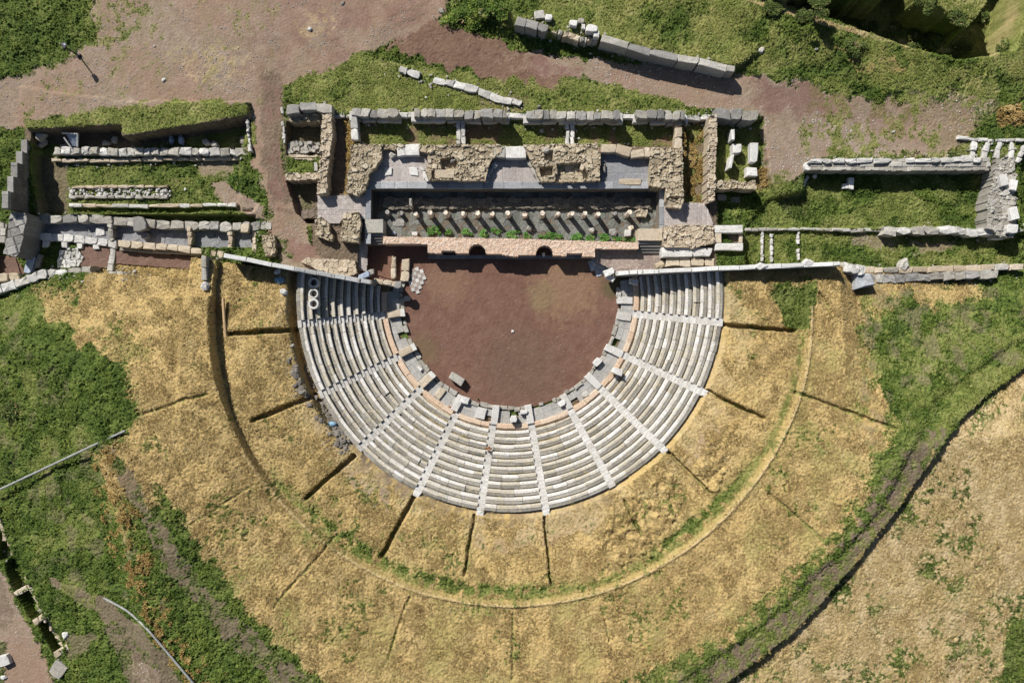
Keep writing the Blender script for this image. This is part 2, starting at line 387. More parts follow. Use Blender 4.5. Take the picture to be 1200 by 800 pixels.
# skene cells and corridors
level(R4(336, 376, 143, 182), .3, 1.8, wig=.06)
level([(335, 211), (376, 211), (374, 262), (360, 262), (347, 250)], .4, 1.8, wig=.1)
level(R4(387, 414, 140, 228), 1.3, wig=.06)
level(R4(420, 797, 134, 172), 1.25, 1.8, wig=.05)
level(R4(801, 829, 140, 238), 1.0, wig=.06)
level([(838, 140), (890, 142), (900, 215), (925, 260), (872, 300), (838, 262)], .9, soft=3)
# east grass between the long walls
level([(944, 197), (1162, 197), (1168, 268), (872, 268), (900, 235), (940, 225)], .5, 1.2, soft=5)
level([(872, 268), (1165, 272), (1210, 275), (1210, 318), (985, 312), (870, 318)], .6, soft=4)
level(R4(1190, 1290, 175, 262), .6, soft=4)
# western apron
level([(300, 240), (345, 250), (372, 300), (372, 330), (300, 310)], 1.6, soft=8)
# orchestra and parodoi
th = np.linspace(0, 2 * math.pi, 80, endpoint=False)
POOL = R4(431, 776, 216, 284)
level(POOL, 0, 2.0, wig=0)
level([(424, 284), (779, 284), (779, 318), (790, 330), (700, 360), (480, 360), (424, 340)], 0, wig=0)
# --- auditorium earthworks
RX = GX - CX0; RY = (GY - CY0) / YST
RR = np.hypot(RX, RY); TH = np.degrees(np.arctan2(-RY, RX))      # 0 east, 90 south, 180 west
NORTH = np.interp(GX, [-700, -60, -54, -49.5, -35.9, -35.3, -24.1, -16, -12.2, 12.2, 24, 37, 56, 700],
                      [6.4, 6.4, 7.4, 7.9, 7.0, 9.3, 7.9, 6.5, 6.4, 7.6, 7.8, 8.4, 7.6, 7.6])
south = NORTH - GY                                             # metres south of the front line
prof = np.interp(RR, [0, 13.9, 14.4, 23.6, 24.3, 32.6, 32.72, 44, 50, 60, 75], [0, 0, -.1, 3.6, 4.5, 6.45, 6.95, 8.8, 8.5, 8.0, 7.0])
left = smooth(-20, -34, GX); rgt = smooth(36, 40, GX)
la = np.interp(GX, [-58, -44, -34, 36, 38.5, 52], [1.6, 3.9, 5.0, 4.9, 2.5, 1.8]); lb = np.interp(GX, [-58, -44, -34, 36, 38.5, 52], [.40, .28, .16, .16, .32, .36])
lim = np.where(RR < 32.55, np.where(GX < 0, 4.1, 4.6) + .14 * south, la + lb * south)
prof = np.minimum(prof, np.maximum(lim, 0)) + .6 * smooth(136, 150, TH) * smooth(32.6, 32.68, RR) * smooth(42, 36, RR) * (TH > 0)
# left flank falls off to the west
prof = np.minimum(prof, np.interp(GX + .25 * (GY + 10), [-75, -58, -46, -42], [3.0, 4.2, 6.6, 9.5]))
# outer field beyond the perimeter wall
OUT = [(1215, 424), (1160, 463), (1130, 489), (1105, 519), (1080, 558), (1050, 603), (1010, 653), (970, 701), (930, 743), (880, 783), (820, 822), (760, 850)]
OW = np.array([W(u, v, z) for (u, v), z in zip(OUT, [5.4, 6.6, 7.4, 8.0, 8.3] + [8.5] * 20)])
outm = pip(GX + WRX * .3, GY + WRY * .3, np.concatenate([OW, [[40, -500], [700, -500], [700, 30]]]))
bandm = pip(GX, GY, np.concatenate([WP([(1215, 400), (1100, 470), (1060, 530), (1030, 590), (985, 640), (930, 690), (880, 735), (830, 770), (740, 830)], 7.6), [[30, -500], [700, -500], [700, 40]]])).astype(np.float32)
for _ in range(12):
    b_ = np.pad(bandm, 1, mode='edge'); bandm = (b_[:-2, 1:-1] + b_[2:, 1:-1] + b_[1:-1, :-2] + b_[1:-1, 2:] + bandm) / 5
prof = prof - .35 * bandm
prof = np.where(outm, prof - .95, prof)
inner = RR < 23.9
cav = (south > 0) & ~((RR < 14.2) | ((np.abs(GX) < 13.2) & (GY > 3)))
Z = np.where(cav, prof, Z)
Z = np.where((south > -1) & (RR < 14.2), 0, Z)
# radial stair cuts in the earth, inner and outer ring
FUR = [((268, 391), (338, 386), .9, .30), ((299, 491), (362, 466), .9, .30), ((361, 581), (412, 536), .9, .28), ((449, 649), (485, 582), .9, .26), ((545, 672), (555, 606), .55, .16),
       ((645, 682), (638, 608), .55, .14), ((752, 627), (733, 588), .55, .14), ((832, 577), (782, 528), .7, .17), ((892, 489), (833, 460), .8, .24), ((930, 388), (850, 380), .8, .24),
       ((163, 486), (242, 461), .25, .18), ((228, 612), (292, 570), .1, .13), ((323, 708), (390, 631), .16, .15), ((600, 792), (601, 722), .22, .14), ((455, 770), (478, 702), .2, .14), ((715, 750), (705, 712), .2, .14),
       ((790, 692), (766, 658), .3, .16), ((960, 630), (902, 578), .3, .2), ((1045, 501), (938, 461), .4, .2), ((972, 342), (985, 365), .4, .2)]
FURM = np.zeros_like(Z, np.float32); fine0 = RNG.random(Z.shape) - .5; FN = fbm(GX / 1.5, GY / 1.5, 600, 3)
for (a, b, dep, hw) in FUR:
    zz = 5.4 if dep > .5 else 7.6
    A = W(*a, zz); B = W(*b, zz); s = near(np.array([A, B]), 1.5); d = B - A; L2 = d @ d
    gx = GX[s] + WRX[s] * .28 + fine0[s] * .07; gy = GY[s] + WRY[s] * .28
    t = np.clip(((gx - A[0]) * d[0] + (gy - A[1]) * d[1]) / L2, 0, 1)
    dist = np.hypot(gx - A[0] - t * d[0], gy - A[1] - t * d[1])
    m = 1 - smooth(hw * .75, hw * 1.25, dist)
    Z[s] -= dep * m * (.65 + .7 * FN[s]); FURM[s] = np.maximum(FURM[s], m)
# kerb ridge of the gangway (south and east), with a trench on the west
ridge = np.exp(-((RR - 32.95) / .14) ** 2) * ((TH > 2) & (TH < 150) & (south > 0.5))
tren = np.exp(-((RR - 32.2) / .5) ** 2) * smooth(128, 150, TH) * (south > 0.2) * ((TH > 0) | (GX < 0))
Z += .18 * ridge - .12 * tren
Z -= 1.5 * np.exp(-((RR - 24.3) / .42) ** 6) * (smooth(138, 150, np.abs(TH)) * (GX < 0)) * (south > -.3)
hp = [WP(p, 5.8) for p in ([(700, 640), (716, 612), (760, 570), (790, 556), (800, 600), (770, 645), (730, 662)], [(815, 548), (830, 530), (858, 534), (850, 556), (838, 575), (822, 572)])]
for P_ in hp:
    s = near(P_); m_ = pip(GX[s] + WRX[s], GY[s] + WRY[s], P_); Z[s] += m_ * (.9 * (fbm(GX[s] / .6, GY[s] / .6, 400, 3) - .42))

for pl in ([(18, 699), (35, 690), (52, 719), (39, 729)], [(42, 732), (55, 723), (78, 756), (63, 768)], [(-6, 612), (2, 622), (16, 648), (2, 658), (-6, 655)], [(4, 660), (16, 650), (34, 686), (17, 696)]):
    z0_ = 4.0
    for _ in range(3): q = W(np.mean([p[0] for p in pl]), np.mean([p[1] for p in pl]), z0_); z0_ = float(Z[np.searchsorted(ax, q[0]), np.searchsorted(ay, q[1])])
    level(pl, z0_ - 1.3, z0_, wig=.05)
# --- what grows where
NZ = 8                                      # lush, olive, dry, dirt, red, orange, beige field, brown
K = 0.1 * (1 - Z / H)
U = 600 + GX / K; V_ = 400 - GY / K
fine = RNG.random(Z.shape).astype(np.float32) - .5
N1 = fbm(GX / 2.2, GY / 2.2, 31, 4); N2 = fbm(GX / .55, GY / .55, 36, 3); N3 = fbm(GX / 6, GY / 6, 44, 3)
Wt = np.zeros((NZ,) + Z.shape, np.float32); Wt[0] = 1
def paint(zone, poly, amt=1.0, warp=8, sel=None, feather=0):
    p = np.array(poly, float)
    if feather: pass
    m = np.zeros(Z.shape, np.float32)
    bb = (U > p[:, 0].min() - 25) & (U < p[:, 0].max() + 25) & (V_ > p[:, 1].min() - 25) & (V_ < p[:, 1].max() + 25)
    dth = warp * (1.5 if warp >= 10 else .9)
    uu = U[bb] + WRX[bb] * warp * 3 + fine[bb] * dth; vv = V_[bb] + WRY[bb] * warp * 3 + fine[bb] * dth * .6
    m[bb] = pip(uu, vv, p)
    if sel is not None: m = m * sel
    m = m * amt
    for k in range(NZ): Wt[k] *= (1 - m)
    Wt[zone] += m
def spots(n, lo, hi): return np.clip((n - lo) / (hi - lo), 0, 1)
BIG = 100000
# north
paint(3, [(-BIG, 96), (0, 96), (60, 78), (112, 48), (98, -200), (525, -200), (522, 18), (480, 42), (420, 62), (380, 82), (336, 102), (331, 126), (333, 200), (352, 240), (374, 302), (335, 305), (318, 240), (292, 180), (290, 120), (170, 128), (60, 138), (20, 150), (-BIG, 175)], 1, 7)
paint(1, [(100, 0), (180, 0), (160, 40), (130, 60), (110, 50)], .6, 10, spots(N2, .4, .6))
paint(1, R4(0, 330, 0, 140), .55, 6, spots(N2, .55, .72) * spots(N1, .45, .6))
paint(1, [(20, 150), (110, 128), (200, 118), (286, 120), (292, 136), (150, 162), (140, 148), (30, 156)], 1, 5)
paint(0, [(150, 130), (280, 122), (286, 134), (150, 158)], .5, 5, spots(N2, .4, .6))
paint(7, [(308, 80), (328, 80), (334, 140), (334, 220), (350, 260), (372, 304), (340, 302), (322, 250), (306, 180)], .75, 5)
paint(4, [(300, 60), (335, 60), (340, 20), (420, 30), (500, 0), (330, -20)], .25, 14)
paint(1, [(330, 102), (380, 82), (425, 60), (470, 72), (560, 92), (690, 92), (800, 118), (805, 134), (335, 130)], 1, 6)
paint(0, [(330, 102), (380, 80), (430, 58), (460, 70), (420, 120), (335, 128)], .8, 6, spots(N1, .4, .55))
paint(0, [(460, 80), (610, 105), (800, 122), (800, 132), (460, 130)], .55, 6, spots(N1, .45, .55))
paint(3, [(620, 62), (720, 74), (790, 76), (862, 86), (905, 94), (945, 108), (965, 180), (945, 250), (900, 252), (890, 132), (840, 132), (800, 122), (690, 90), (620, 88)], 1, 6)
paint(3, [(880, 95), (1010, 110), (1100, 150), (1100, 186), (945, 186), (930, 200)], 1, 14)
paint(3, [(940, 110), (1060, 118), (1160, 105), (1150, 150), (1110, 186), (945, 188)], .85, 14); paint(1, [(940, 100), (1210, 85), (1210, 190), (945, 188)], .85, 10, spots(N2 * .4 + N1 * .6, .49, .58)); paint(4, [(960, 112), (1060, 122), (1090, 150), (1000, 145)], .5, 14, spots(N1, .42, .6))
paint(4, [(455, 55), (480, 40), (505, 25), (560, 42), (640, 70), (690, 84), (640, 98), (560, 90), (500, 72)], .85, 8)
paint(4, [(885, 98), (960, 105), (985, 140), (930, 135), (890, 125)], .6, 10)
paint(3, [(560, 60), (640, 66), (700, 76), (690, 92), (600, 84)], .5, 9, spots(N2, .45, .55))
paint(1, [(560, 20), (740, -40), (1210, -40), (1210, 90), (1060, 108), (950, 96), (860, 86), (730, 66), (620, 45)], .85, 8, spots(N3 * .5 + N1 * .5, .40, .55))
paint(2, [(980, 55), (1050, 65), (1100, 80), (1000, 82)], .6, 10, spots(N2, .42, .55))
paint(6, [(860, -4), (872, -3), (960, 22), (1040, 42), (1135, 62), (1130, 67), (1035, 48), (955, 28)], .8, 2)
paint(6, [(1150, 60), (1178, 20), (1190, -20), (1200, -20), (1188, 30), (1165, 70)], .7, 3)
paint(5, [(1165, 128), (1200, 122), (1200, 145), (1172, 150)], .8, 5)
paint(1, [(1060, -60), (1064, 5), (1090, 16), (1150, 28), (1158, -60)], 1, 3)
paint(1, [(460, 96), (560, 100), (690, 104), (800, 118), (806, 134), (460, 134)], .9, 5); paint(0, [(600, 108), (700, 106), (800, 120), (800, 130), (640, 128)], .6, 5, spots(N2, .42, .55)); paint(4, [(560, 112), (620, 112), (610, 132), (570, 132)], .4, 8)
paint(4, [(312, 96), (332, 96), (334, 180), (340, 230), (372, 290), (372, 312), (340, 300), (322, 240), (310, 180)], .6, 6, spots(N1, .38, .58)); paint(4, [(280, 60), (340, 20), (440, 10), (520, -10), (500, 30), (430, 50), (340, 90), (300, 110)], .5, 14, spots(N1, .42, .6))
for off_ in (-5, 6):
    rut = [(322 + off_, 90), (328 + off_, 150), (330 + off_, 200), (344 + off_, 250), (358 + off_, 300)]
    paint(7, [(u - 2.2, v) for u, v in rut] + [(u + 2.2, v) for u, v in rut[::-1]], .55, 1.5)
    rut2 = [(300, 120 + off_), (330, 85 + off_), (380, 55 + off_), (450, 30 + off_), (540, -8 + off_)]
    paint(7, [(u, v - 2) for u, v in rut2] + [(u, v + 2) for u, v in rut2[::-1]], .4, 2.5, spots(N1, .35, .6))
paint(6, [(200, 60), (260, 50), (300, 70), (280, 100), (220, 95)], .35, 14, spots(N2, .4, .6)); paint(6, [(340, 20), (380, 10), (400, 30), (365, 50)], .4, 10, spots(N2, .42, .6))
# sunken room
paint(1, [(42, 150), (292, 130), (294, 262), (42, 262)], .65, 3, spots(N1, .3, .55))
paint(3, [(247, 215), (262, 208), (285, 225), (310, 240), (312, 262), (260, 235)], 1, 5)
paint(3, R4(225, 285, 188, 205), .8, 5, spots(N1, .5, .58)); paint(1, R4(30, 300, 140, 170), .9, 2); paint(7, [(28, 151), (142, 145.5), (142, 156), (150, 157.5), (292, 134.5), (292, 150), (150, 174), (30, 166)], 1, 1.2)  # last brown strip darkens the bank face, standing in for its deep shade
paint(7, R4(42, 80, 185, 250), .8, 2)  # darker ground painted where the ashlar wall's shadow falls
# strip between walls
paint(4, [(0, 300), (20, 300), (28, 322), (0, 325)], .9, 2)
paint(4, [(95, 286), (128, 290), (128, 315), (94, 312)], 1, 1)
paint(4, [(137, 293), (237, 300), (238, 316), (137, 309)], 1, 1)
paint(2, [(137, 308), (238, 315), (240, 332), (110, 320)], .9, 2)
# skene courts and corridors
paint(7, R4(366, 434, 226, 326), 1, 1); paint(7, R4(429, 840, 168, 320), 1, 1)
paint(7, R4(335, 378, 140, 184), .8, 1); paint(0, R4(336, 374, 186, 203), .8, 1); paint(7, R4(335, 378, 210, 264), .7, 2)
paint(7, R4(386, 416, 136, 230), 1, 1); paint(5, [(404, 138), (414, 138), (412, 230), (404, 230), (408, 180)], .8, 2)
paint(1, R4(420, 795, 138, 172), .9, 2, None); paint(4, R4(420, 795, 140, 172), .7, 6, spots(N1, .5, .6)); paint(0, R4(420, 795, 140, 172), .25, 4, spots(fbm(GX / 1.5, GY / 1.5, 91, 3), .5, .58))
paint(5, R4(800, 830, 138, 240), .8, 1, spots(N1, .3, .5)); paint(1, R4(800, 830, 138, 240), .8, 1, spots(N2, .52, .6)); paint(7, R4(800, 830, 150, 240), .4, 3, spots(N3, .4, .6))
paint(1, R4(838, 890, 138, 215), .9, 2); paint(5, [(886, 200), (900, 200), (905, 240), (888, 232)], .6, 5); paint(1, [(885, 225), (945, 205), (930, 262), (870, 265)], .8, 6, spots(N1, .4, .55))
# east grass
paint(0, [(860, 245), (945, 200), (1165, 200), (1168, 268), (872, 268)], .85, 5); paint(1, R4(860, 1165, 200, 270), .6, 5, spots(N1, .46, .6))
paint(1, [(872, 272), (1210, 275), (1210, 318), (985, 312), (870, 318)], .8, 4, spots(N1, .35, .55))
paint(3, [(1000, 278), (1050, 276), (1045, 292), (1000, 292)], .6, 8); paint(3, [(1070, 278), (1115, 282), (1110, 296), (1070, 294)], .6, 8)
paint(3, [(318, 240), (352, 240), (374, 302), (372, 330), (330, 312), (312, 290)], .9, 5); paint(4, [(335, 280), (372, 285), (372, 308), (340, 305)], .6, 5); paint(0, [(315, 275), (338, 280), (340, 300), (318, 300)], .7, 6, spots(N2, .4, .5))
# orchestra level (a separate floor lies on it)
paint(4, R4(424, 790, 284, 360), 1, 0)
paint(1, [(560, 20), (740, -40), (1210, -40), (1210, 120), (1060, 108), (950, 96), (860, 86), (730, 66), (620, 45)], .6, 8, spots(N3 * .4 + N1 * .6, .42, .54)); paint(2, [(560, 20), (740, -40), (1210, -40), (1210, 100), (1060, 100), (950, 90), (860, 80), (730, 62)], .14, 10, spots(fbm(GX / 3, GY / 3, 190, 4), .54, .66))
# auditorium earthworks
cavm = cav.astype(np.float32); tn0 = fbm(GX / .5, GY / .5, 121, 3)
def paintm(zone, m, amt=1):
    m = np.clip(m, 0, 1) * amt
    for k in range(NZ): Wt[k] *= (1 - m)
    Wt[zone] += m
rw = RR + WRX * 2.2 + fine * .5
paintm(2, cavm * (rw < 47.5))
paint(0, [(-BIG, 345), (0, 345), (40, 345), (70, 395), (150, 425), (162, 480), (140, 520), (110, 540), (135, 640), (200, 740), (260, 830), (-BIG, 830)], 1, 12)
paint(2, [(40, 345), (110, 330), (240, 340), (245, 480), (165, 480), (150, 420), (80, 390)], .85, 14, spots(N2 * .4 + N1 * .6, .38, .5))
paint(0, [(130, 380), (170, 400), (150, 440), (130, 430)], .5, 12)
paint(0, [(150, 560), (215, 640), (290, 730), (380, 815), (240, 830), (180, 720), (140, 620)], .95, 12)
paint(0, [(185, 560), (245, 650), (310, 740), (380, 800), (480, 835), (300, 835), (190, 680)], .95, 11)
paint(7, [(130, 525), (158, 560), (200, 632), (250, 700), (330, 770), (410, 830), (350, 830), (260, 745), (205, 680), (165, 610), (130, 545)], .85, 6)
paint(0, [(130, 525), (158, 560), (200, 632), (250, 700), (330, 770), (410, 830), (350, 830), (260, 745), (205, 680), (165, 610), (130, 545)], .7, 8, spots(N2, .5, .56))
paint(5, [(105, 530), (132, 535), (160, 600), (180, 660), (205, 730), (262, 800), (215, 800), (170, 720), (140, 650), (118, 600)], .5, 10, spots(N2 * .6 + N1 * .4, .47, .57))
paint(7, [(60, 675), (100, 690), (128, 705), (160, 730), (200, 770), (225, 830), (180, 830), (150, 760), (120, 720), (60, 684)], .9, 4)
paint(7, [(125, 730), (150, 745), (185, 785), (200, 830), (165, 830), (140, 775)], .8, 6); paint(3, [(140, 745), (185, 790), (195, 830), (170, 830), (148, 780)], .5, 6, spots(N2, .45, .55)); paint(0, [(70, 690), (200, 760), (210, 830), (120, 830)], .5, 8, spots(N1 * .5 + N2 * .5, .53, .58))
paint(3, [(-BIG, 668), (0, 668), (28, 720), (50, 765), (70, 830), (-BIG, 830)], 1, 5)
paint(7, [(-60, 668), (0, 675), (18, 720), (0, 740), (-60, 740)], .6, 6)
paint(0, [(-60, 740), (5, 755), (10, 800), (-60, 830)], .7, 6)
paint(7, [(75, 740), (110, 745), (105, 760), (85, 775)], .7, 6)
paint(1, [(0, 345), (45, 345), (80, 400), (60, 440), (130, 560), (140, 700), (60, 700), (0, 560)], .6, 12, spots(N1, .52, .64)); paint(7, [(0, 345), (60, 400), (130, 560), (200, 720), (60, 700), (0, 560)], .45, 12, spots(fbm(GX / 1.6, GY / 1.6, 180, 4), .56, .66))
paint(3, [(378, 465), (420, 522), (478, 572), (470, 605), (430, 590), (392, 540), (362, 480)], .75, 10, spots(N2, .42, .55)); paint(3, [(560, 606), (720, 596), (700, 640), (560, 650)], .5, 12, spots(N1, .46, .58)); paint(3, [(840, 470), (810, 520), (780, 560), (820, 540), (850, 490)], .6, 10, spots(N2, .4, .55)); paint(0, [(400, 555), (440, 560), (470, 590), (430, 600)], .6, 10, spots(tn0, .5, .6)); paint(0, [(480, 590), (560, 620), (550, 665), (490, 650)], .4, 10, spots(tn0, .55, .64))
# right flank: green shoulder and brown band inside the perimeter wall
paint(0, [(1010, 380), (1040, 350), (1080, 335), (1130, 345), (1210, 318), (1210, 432), (1130, 488), (1085, 545), (1060, 590), (1010, 560), (1050, 500), (1020, 440)], 1, 12)
paint(1, [(1010, 340), (1210, 320), (1210, 440), (1050, 590), (1000, 480)], .6, 8, spots(N1 * .6 + N2 * .4, .46, .58)); paint(7, [(1010, 340), (1210, 320), (1210, 440), (1050, 590), (1000, 480)], .5, 8, spots(fbm(GX / 1.4, GY / 1.4, 160, 4), .55, .66))
paint(2, [(1060, 330), (1140, 328), (1150, 350), (1085, 362)], .9, 10)
paint(1, [(1130, 440), (1210, 415), (1210, 436), (1150, 470), (1120, 492), (1100, 520), (1085, 515)], .8, 6)
paint(0, [(848, 330), (868, 330), (872, 372), (850, 372)], .8, 4, spots(N2, .45, .56)); paint(7, [(848, 330), (866, 330), (866, 370), (850, 370)], .5, 4, spots(N1, .45, .6))
paint(0, [(900, 335), (955, 330), (962, 345), (950, 390), (925, 385)], .9, 8)
BAND = [(1085, 500), (1110, 505), (1080, 556), (1050, 602), (1010, 652), (970, 700), (930, 742), (880, 782), (820, 822), (740, 840), (800, 790), (860, 750), (920, 698), (980, 640), (1020, 585), (1050, 540)]
paint(7, BAND, .95, 7); paint(0, BAND, .8, 7, spots(N1 * .5 + N2 * .5, .52, .60)); paint(1, BAND, .5, 7, spots(N2, .42, .6))
paint(0, [(1060, 500), (1088, 505), (1055, 560), (1000, 640), (930, 705), (860, 760), (780, 810), (640, 830), (840, 748), (905, 690), (970, 625), (1012, 570)], .85, 8, spots(N2, .36, .5))
# gangway strip, green in places
gw = np.exp(-((RR - 31.6) / .75) ** 2)
gsel = np.maximum(smooth(125, 108, TH) * smooth(70, 90, TH) * .9, np.maximum(np.exp(-((TH - 49) / 13) ** 2), np.exp(-((TH - 122) / 13) ** 2))) * (TH > 0)
paintm(0, (gw * 1.5 * gsel * spots(N2, .25, .5)) * cavm, .95)
paintm(1, np.exp(-((RR - 32.1) / .45) ** 2) * cavm * (TH > 2) * (TH < 145) * spots(N2, .25, .5), .75)
paintm(6, ridge, .8)
paintm(7, ((RR < 23.75) & (RR > 13.5) & (south > -.5)).astype(np.float32))
paintm(1, (FURM * spots(N2, .35, .55)), .6)
tn = fbm(GX / .35, GY / .35, 120, 3)
paintm(0, cavm * (RR < 50) * (RR > 24) * spots(N1 * .6 + N3 * .4, .54, .63) * spots(tn, .52, .62) * ~outm, .7)
paintm(7, cavm * smooth(25.9, 24.6, RR + WRX * 1.5) * (TH > 60) * (TH < 150) * spots(N2, .35, .55), .6)
paintm(6, cavm * smooth(27.5, 25.2, RR + WRX * 2) * spots(N1, .42, .55) * (RR < 28), .6)
paintm(1, cavm * (RR > 33) * (RR < 46) * (TH > 8) * (TH < 135) * spots(fbm(GX / 2.6, GY / 2.6, 170, 5), .48, .66), .4)
# outer field
paintm(6, outm.astype(np.float32))
paintm(0, outm * spots(tn * .55 + N1 * .45, .515, .565) * spots(N3, .38, .55), .85)
paintm(2, outm * spots(fbm(GX / 3, GY / 3, 140, 3), .5, .65), .5)
paint(0, [(1180, 725), (1230, 710), (1230, 830), (1170, 830)], .9, 6)
# relief of the growth
amp = np.tensordot(np.array([.22, .10, .11, .035, .02, .2, .08, .07], np.float32), Wt, (0, 0))
amp = amp * smooth(90, 66, np.abs(GX)) * smooth(68, 46, np.abs(GY))
hum = Wt[0] * (fbm(GX / 1.3, GY / 1.3, 215, 2) - .5) * 1.3 + (fbm(GX / .55, GY / .55, 200, 2) - .5) * (.3 + .6 * Wt[0]) + (fbm(GX / .24, GY / .24, 205, 2) - .5) * .55 + fine * 1.0
Z = Z + amp * hum * 1.5 + (fbm(GX / 3.5, GY / 3.5, 210, 2) - .5) * amp * 1.5
Z = Z.astype(np.float32)
hid = ((south > -.5) & (RR < 14.0)) | ((np.abs(GX + .1) < 17) & (GY > 4) & (GY < 11.3) & (GX > -17.3)) ; Z = np.where(hid & (Z > -.3) & (Z < .45), -.12, Z)
me = bpy.data.meshes.new('ground')
nx, ny = Z.shape
me.vertices.add(nx * ny); me.vertices.foreach_set('co', np.stack([GX, GY, Z], -1).astype(np.float32).ravel())
ii = (np.arange(nx - 1)[:, None] * ny + np.arange(ny - 1)[None, :]).ravel()
Q = np.stack([ii, ii + ny, ii + ny + 1, ii + 1], 1).astype(np.int32)
me.loops.add(Q.size); me.loops.foreach_set('vertex_index', Q.ravel())
me.polygons.add(len(Q)); me.polygons.foreach_set('loop_start', np.arange(0, Q.size, 4, dtype=np.int32))
zf = Z.ravel()[Q]; me.polygons.foreach_set('use_smooth', (zf.max(1) - zf.min(1)) < .3)
me.update(calc_edges=True)
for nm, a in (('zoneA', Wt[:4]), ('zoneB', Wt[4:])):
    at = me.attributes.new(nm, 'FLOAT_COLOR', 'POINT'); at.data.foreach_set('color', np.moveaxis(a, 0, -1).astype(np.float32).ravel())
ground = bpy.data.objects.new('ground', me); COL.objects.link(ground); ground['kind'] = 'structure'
gm, nt, b = newmat('ground_cover')
A = attr(nt, 'zoneA'); B = attr(nt, 'zoneB')
sA = nt.nodes.new('ShaderNodeSeparateColor'); nt.links.new(A.outputs['Color'], sA.inputs[0])
sB = nt.nodes.new('ShaderNodeSeparateColor'); nt.links.new(B.outputs['Color'], sB.inputs[0])
ws = [sA.outputs[0], sA.outputs[1], sA.outputs[2], A.outputs['Alpha'], sB.outputs[0], sB.outputs[1], sB.outputs[2], B.outputs['Alpha']]
nf = noise(nt, 4.5, 5, .7); nm_ = noise(nt, .9, 4, .6); ng = noise(nt, .18, 3, .5); nq = noise(nt, 14, 2, .6)
f1 = math_(nt, 'ADD', math_(nt, 'MULTIPLY', nf, .55), math_(nt, 'MULTIPLY', nm_, .45))
f2 = math_(nt, 'ADD', math_(nt, 'MULTIPLY', f1, .75), math_(nt, 'MULTIPLY', ng, .25))
f3 = math_(nt, 'ADD', math_(nt, 'MULTIPLY', f1, .7), math_(nt, 'MULTIPLY', nq, .3))
f4 = math_(nt, 'ADD', math_(nt, 'MULTIPLY', nf, .45), math_(nt, 'ADD', math_(nt, 'MULTIPLY', nq, .4), math_(nt, 'MULTIPLY', ng, .15)))
zc = [ramp(nt, f2, [(.34, (.028, .046, .010)), (.46, (.058, .09, .018)), (.56, (.105, .14, .03)), (.66, (.20, .205, .06))]),
      ramp(nt, f2, [(.36, (.07, .09, .02)), (.47, (.135, .16, .038)), (.55, (.20, .205, .068)), (.66, (.29, .25, .125))]),
      ramp(nt, f4, [(.34, (.16, .11, .042)), (.45, (.305, .22, .088)), (.55, (.415, .305, .13)), (.66, (.53, .42, .22))]),
      ramp(nt, f3, [(.34, (.14, .10, .075)), (.46, (.22, .165, .125)), (.56, (.28, .215, .17)), (.68, (.42, .36, .31))]),
      ramp(nt, f3, [(.34, (.105, .055, .045)), (.46, (.15, .08, .066)), (.58, (.19, .11, .09)), (.70, (.27, .18, .15))]),
      ramp(nt, f2, [(.34, (.12, .08, .025)), (.46, (.21, .145, .05)), (.56, (.29, .20, .075)), (.66, (.36, .27, .12))]),
      ramp(nt, f3, [(.34, (.22, .16, .095)), (.46, (.37, .28, .15)), (.56, (.46, .355, .205)), (.68, (.55, .445, .29))]),
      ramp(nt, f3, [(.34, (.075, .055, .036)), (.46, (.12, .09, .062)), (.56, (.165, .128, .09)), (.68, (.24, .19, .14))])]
big1 = ramp(nt, noise(nt, .16, 5, .6), [(.38, (0, 0, 0)), (.62, (1, 1, 1))]); big2 = ramp(nt, noise(nt, .42, 5, .65), [(.40, (0, 0, 0)), (.64, (1, 1, 1))])
zc[3] = mix(nt, math_(nt, 'MULTIPLY', big1, .85), zc[3], mix(nt, .5, zc[3], (.235, .13, .085)))
zc[3] = mix(nt, math_(nt, 'MULTIPLY', big2, .75), zc[3], mix(nt, .5, zc[3], (.20, .165, .10)))
zc[2] = mix(nt, math_(nt, 'MULTIPLY', big1, .35), zc[2], mix(nt, .5, zc[2], (.36, .24, .10)))
zc[2] = mix(nt, math_(nt, 'MULTIPLY', big2, .4), zc[2], mix(nt, .5, zc[2], (.42, .34, .19)))
zc[6] = mix(nt, math_(nt, 'MULTIPLY', big2, .5), zc[6], mix(nt, .5, zc[6], (.34, .29, .12)))
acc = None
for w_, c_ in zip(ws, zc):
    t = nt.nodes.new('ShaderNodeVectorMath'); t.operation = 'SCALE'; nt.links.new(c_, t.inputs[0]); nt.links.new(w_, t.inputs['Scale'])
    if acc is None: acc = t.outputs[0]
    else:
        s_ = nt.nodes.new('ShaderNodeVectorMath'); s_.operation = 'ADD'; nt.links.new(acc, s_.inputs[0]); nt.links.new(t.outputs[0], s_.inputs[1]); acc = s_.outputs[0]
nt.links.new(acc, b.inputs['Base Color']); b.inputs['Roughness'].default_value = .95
bump(nt, b, noise(nt, 9, 4, .75), .06, .7)
me.materials.append(gm)
def zat(x, y):
    i = np.clip(np.searchsorted(ax, x), 0, nx - 1); j = np.clip(np.searchsorted(ay, y), 0, ny - 1); return Z[i, j]
def gz(u, v):
    z = 1.5
    for _ in range(4): p = W(u, v, z); z = float(zat(p[0], p[1]))
    return z

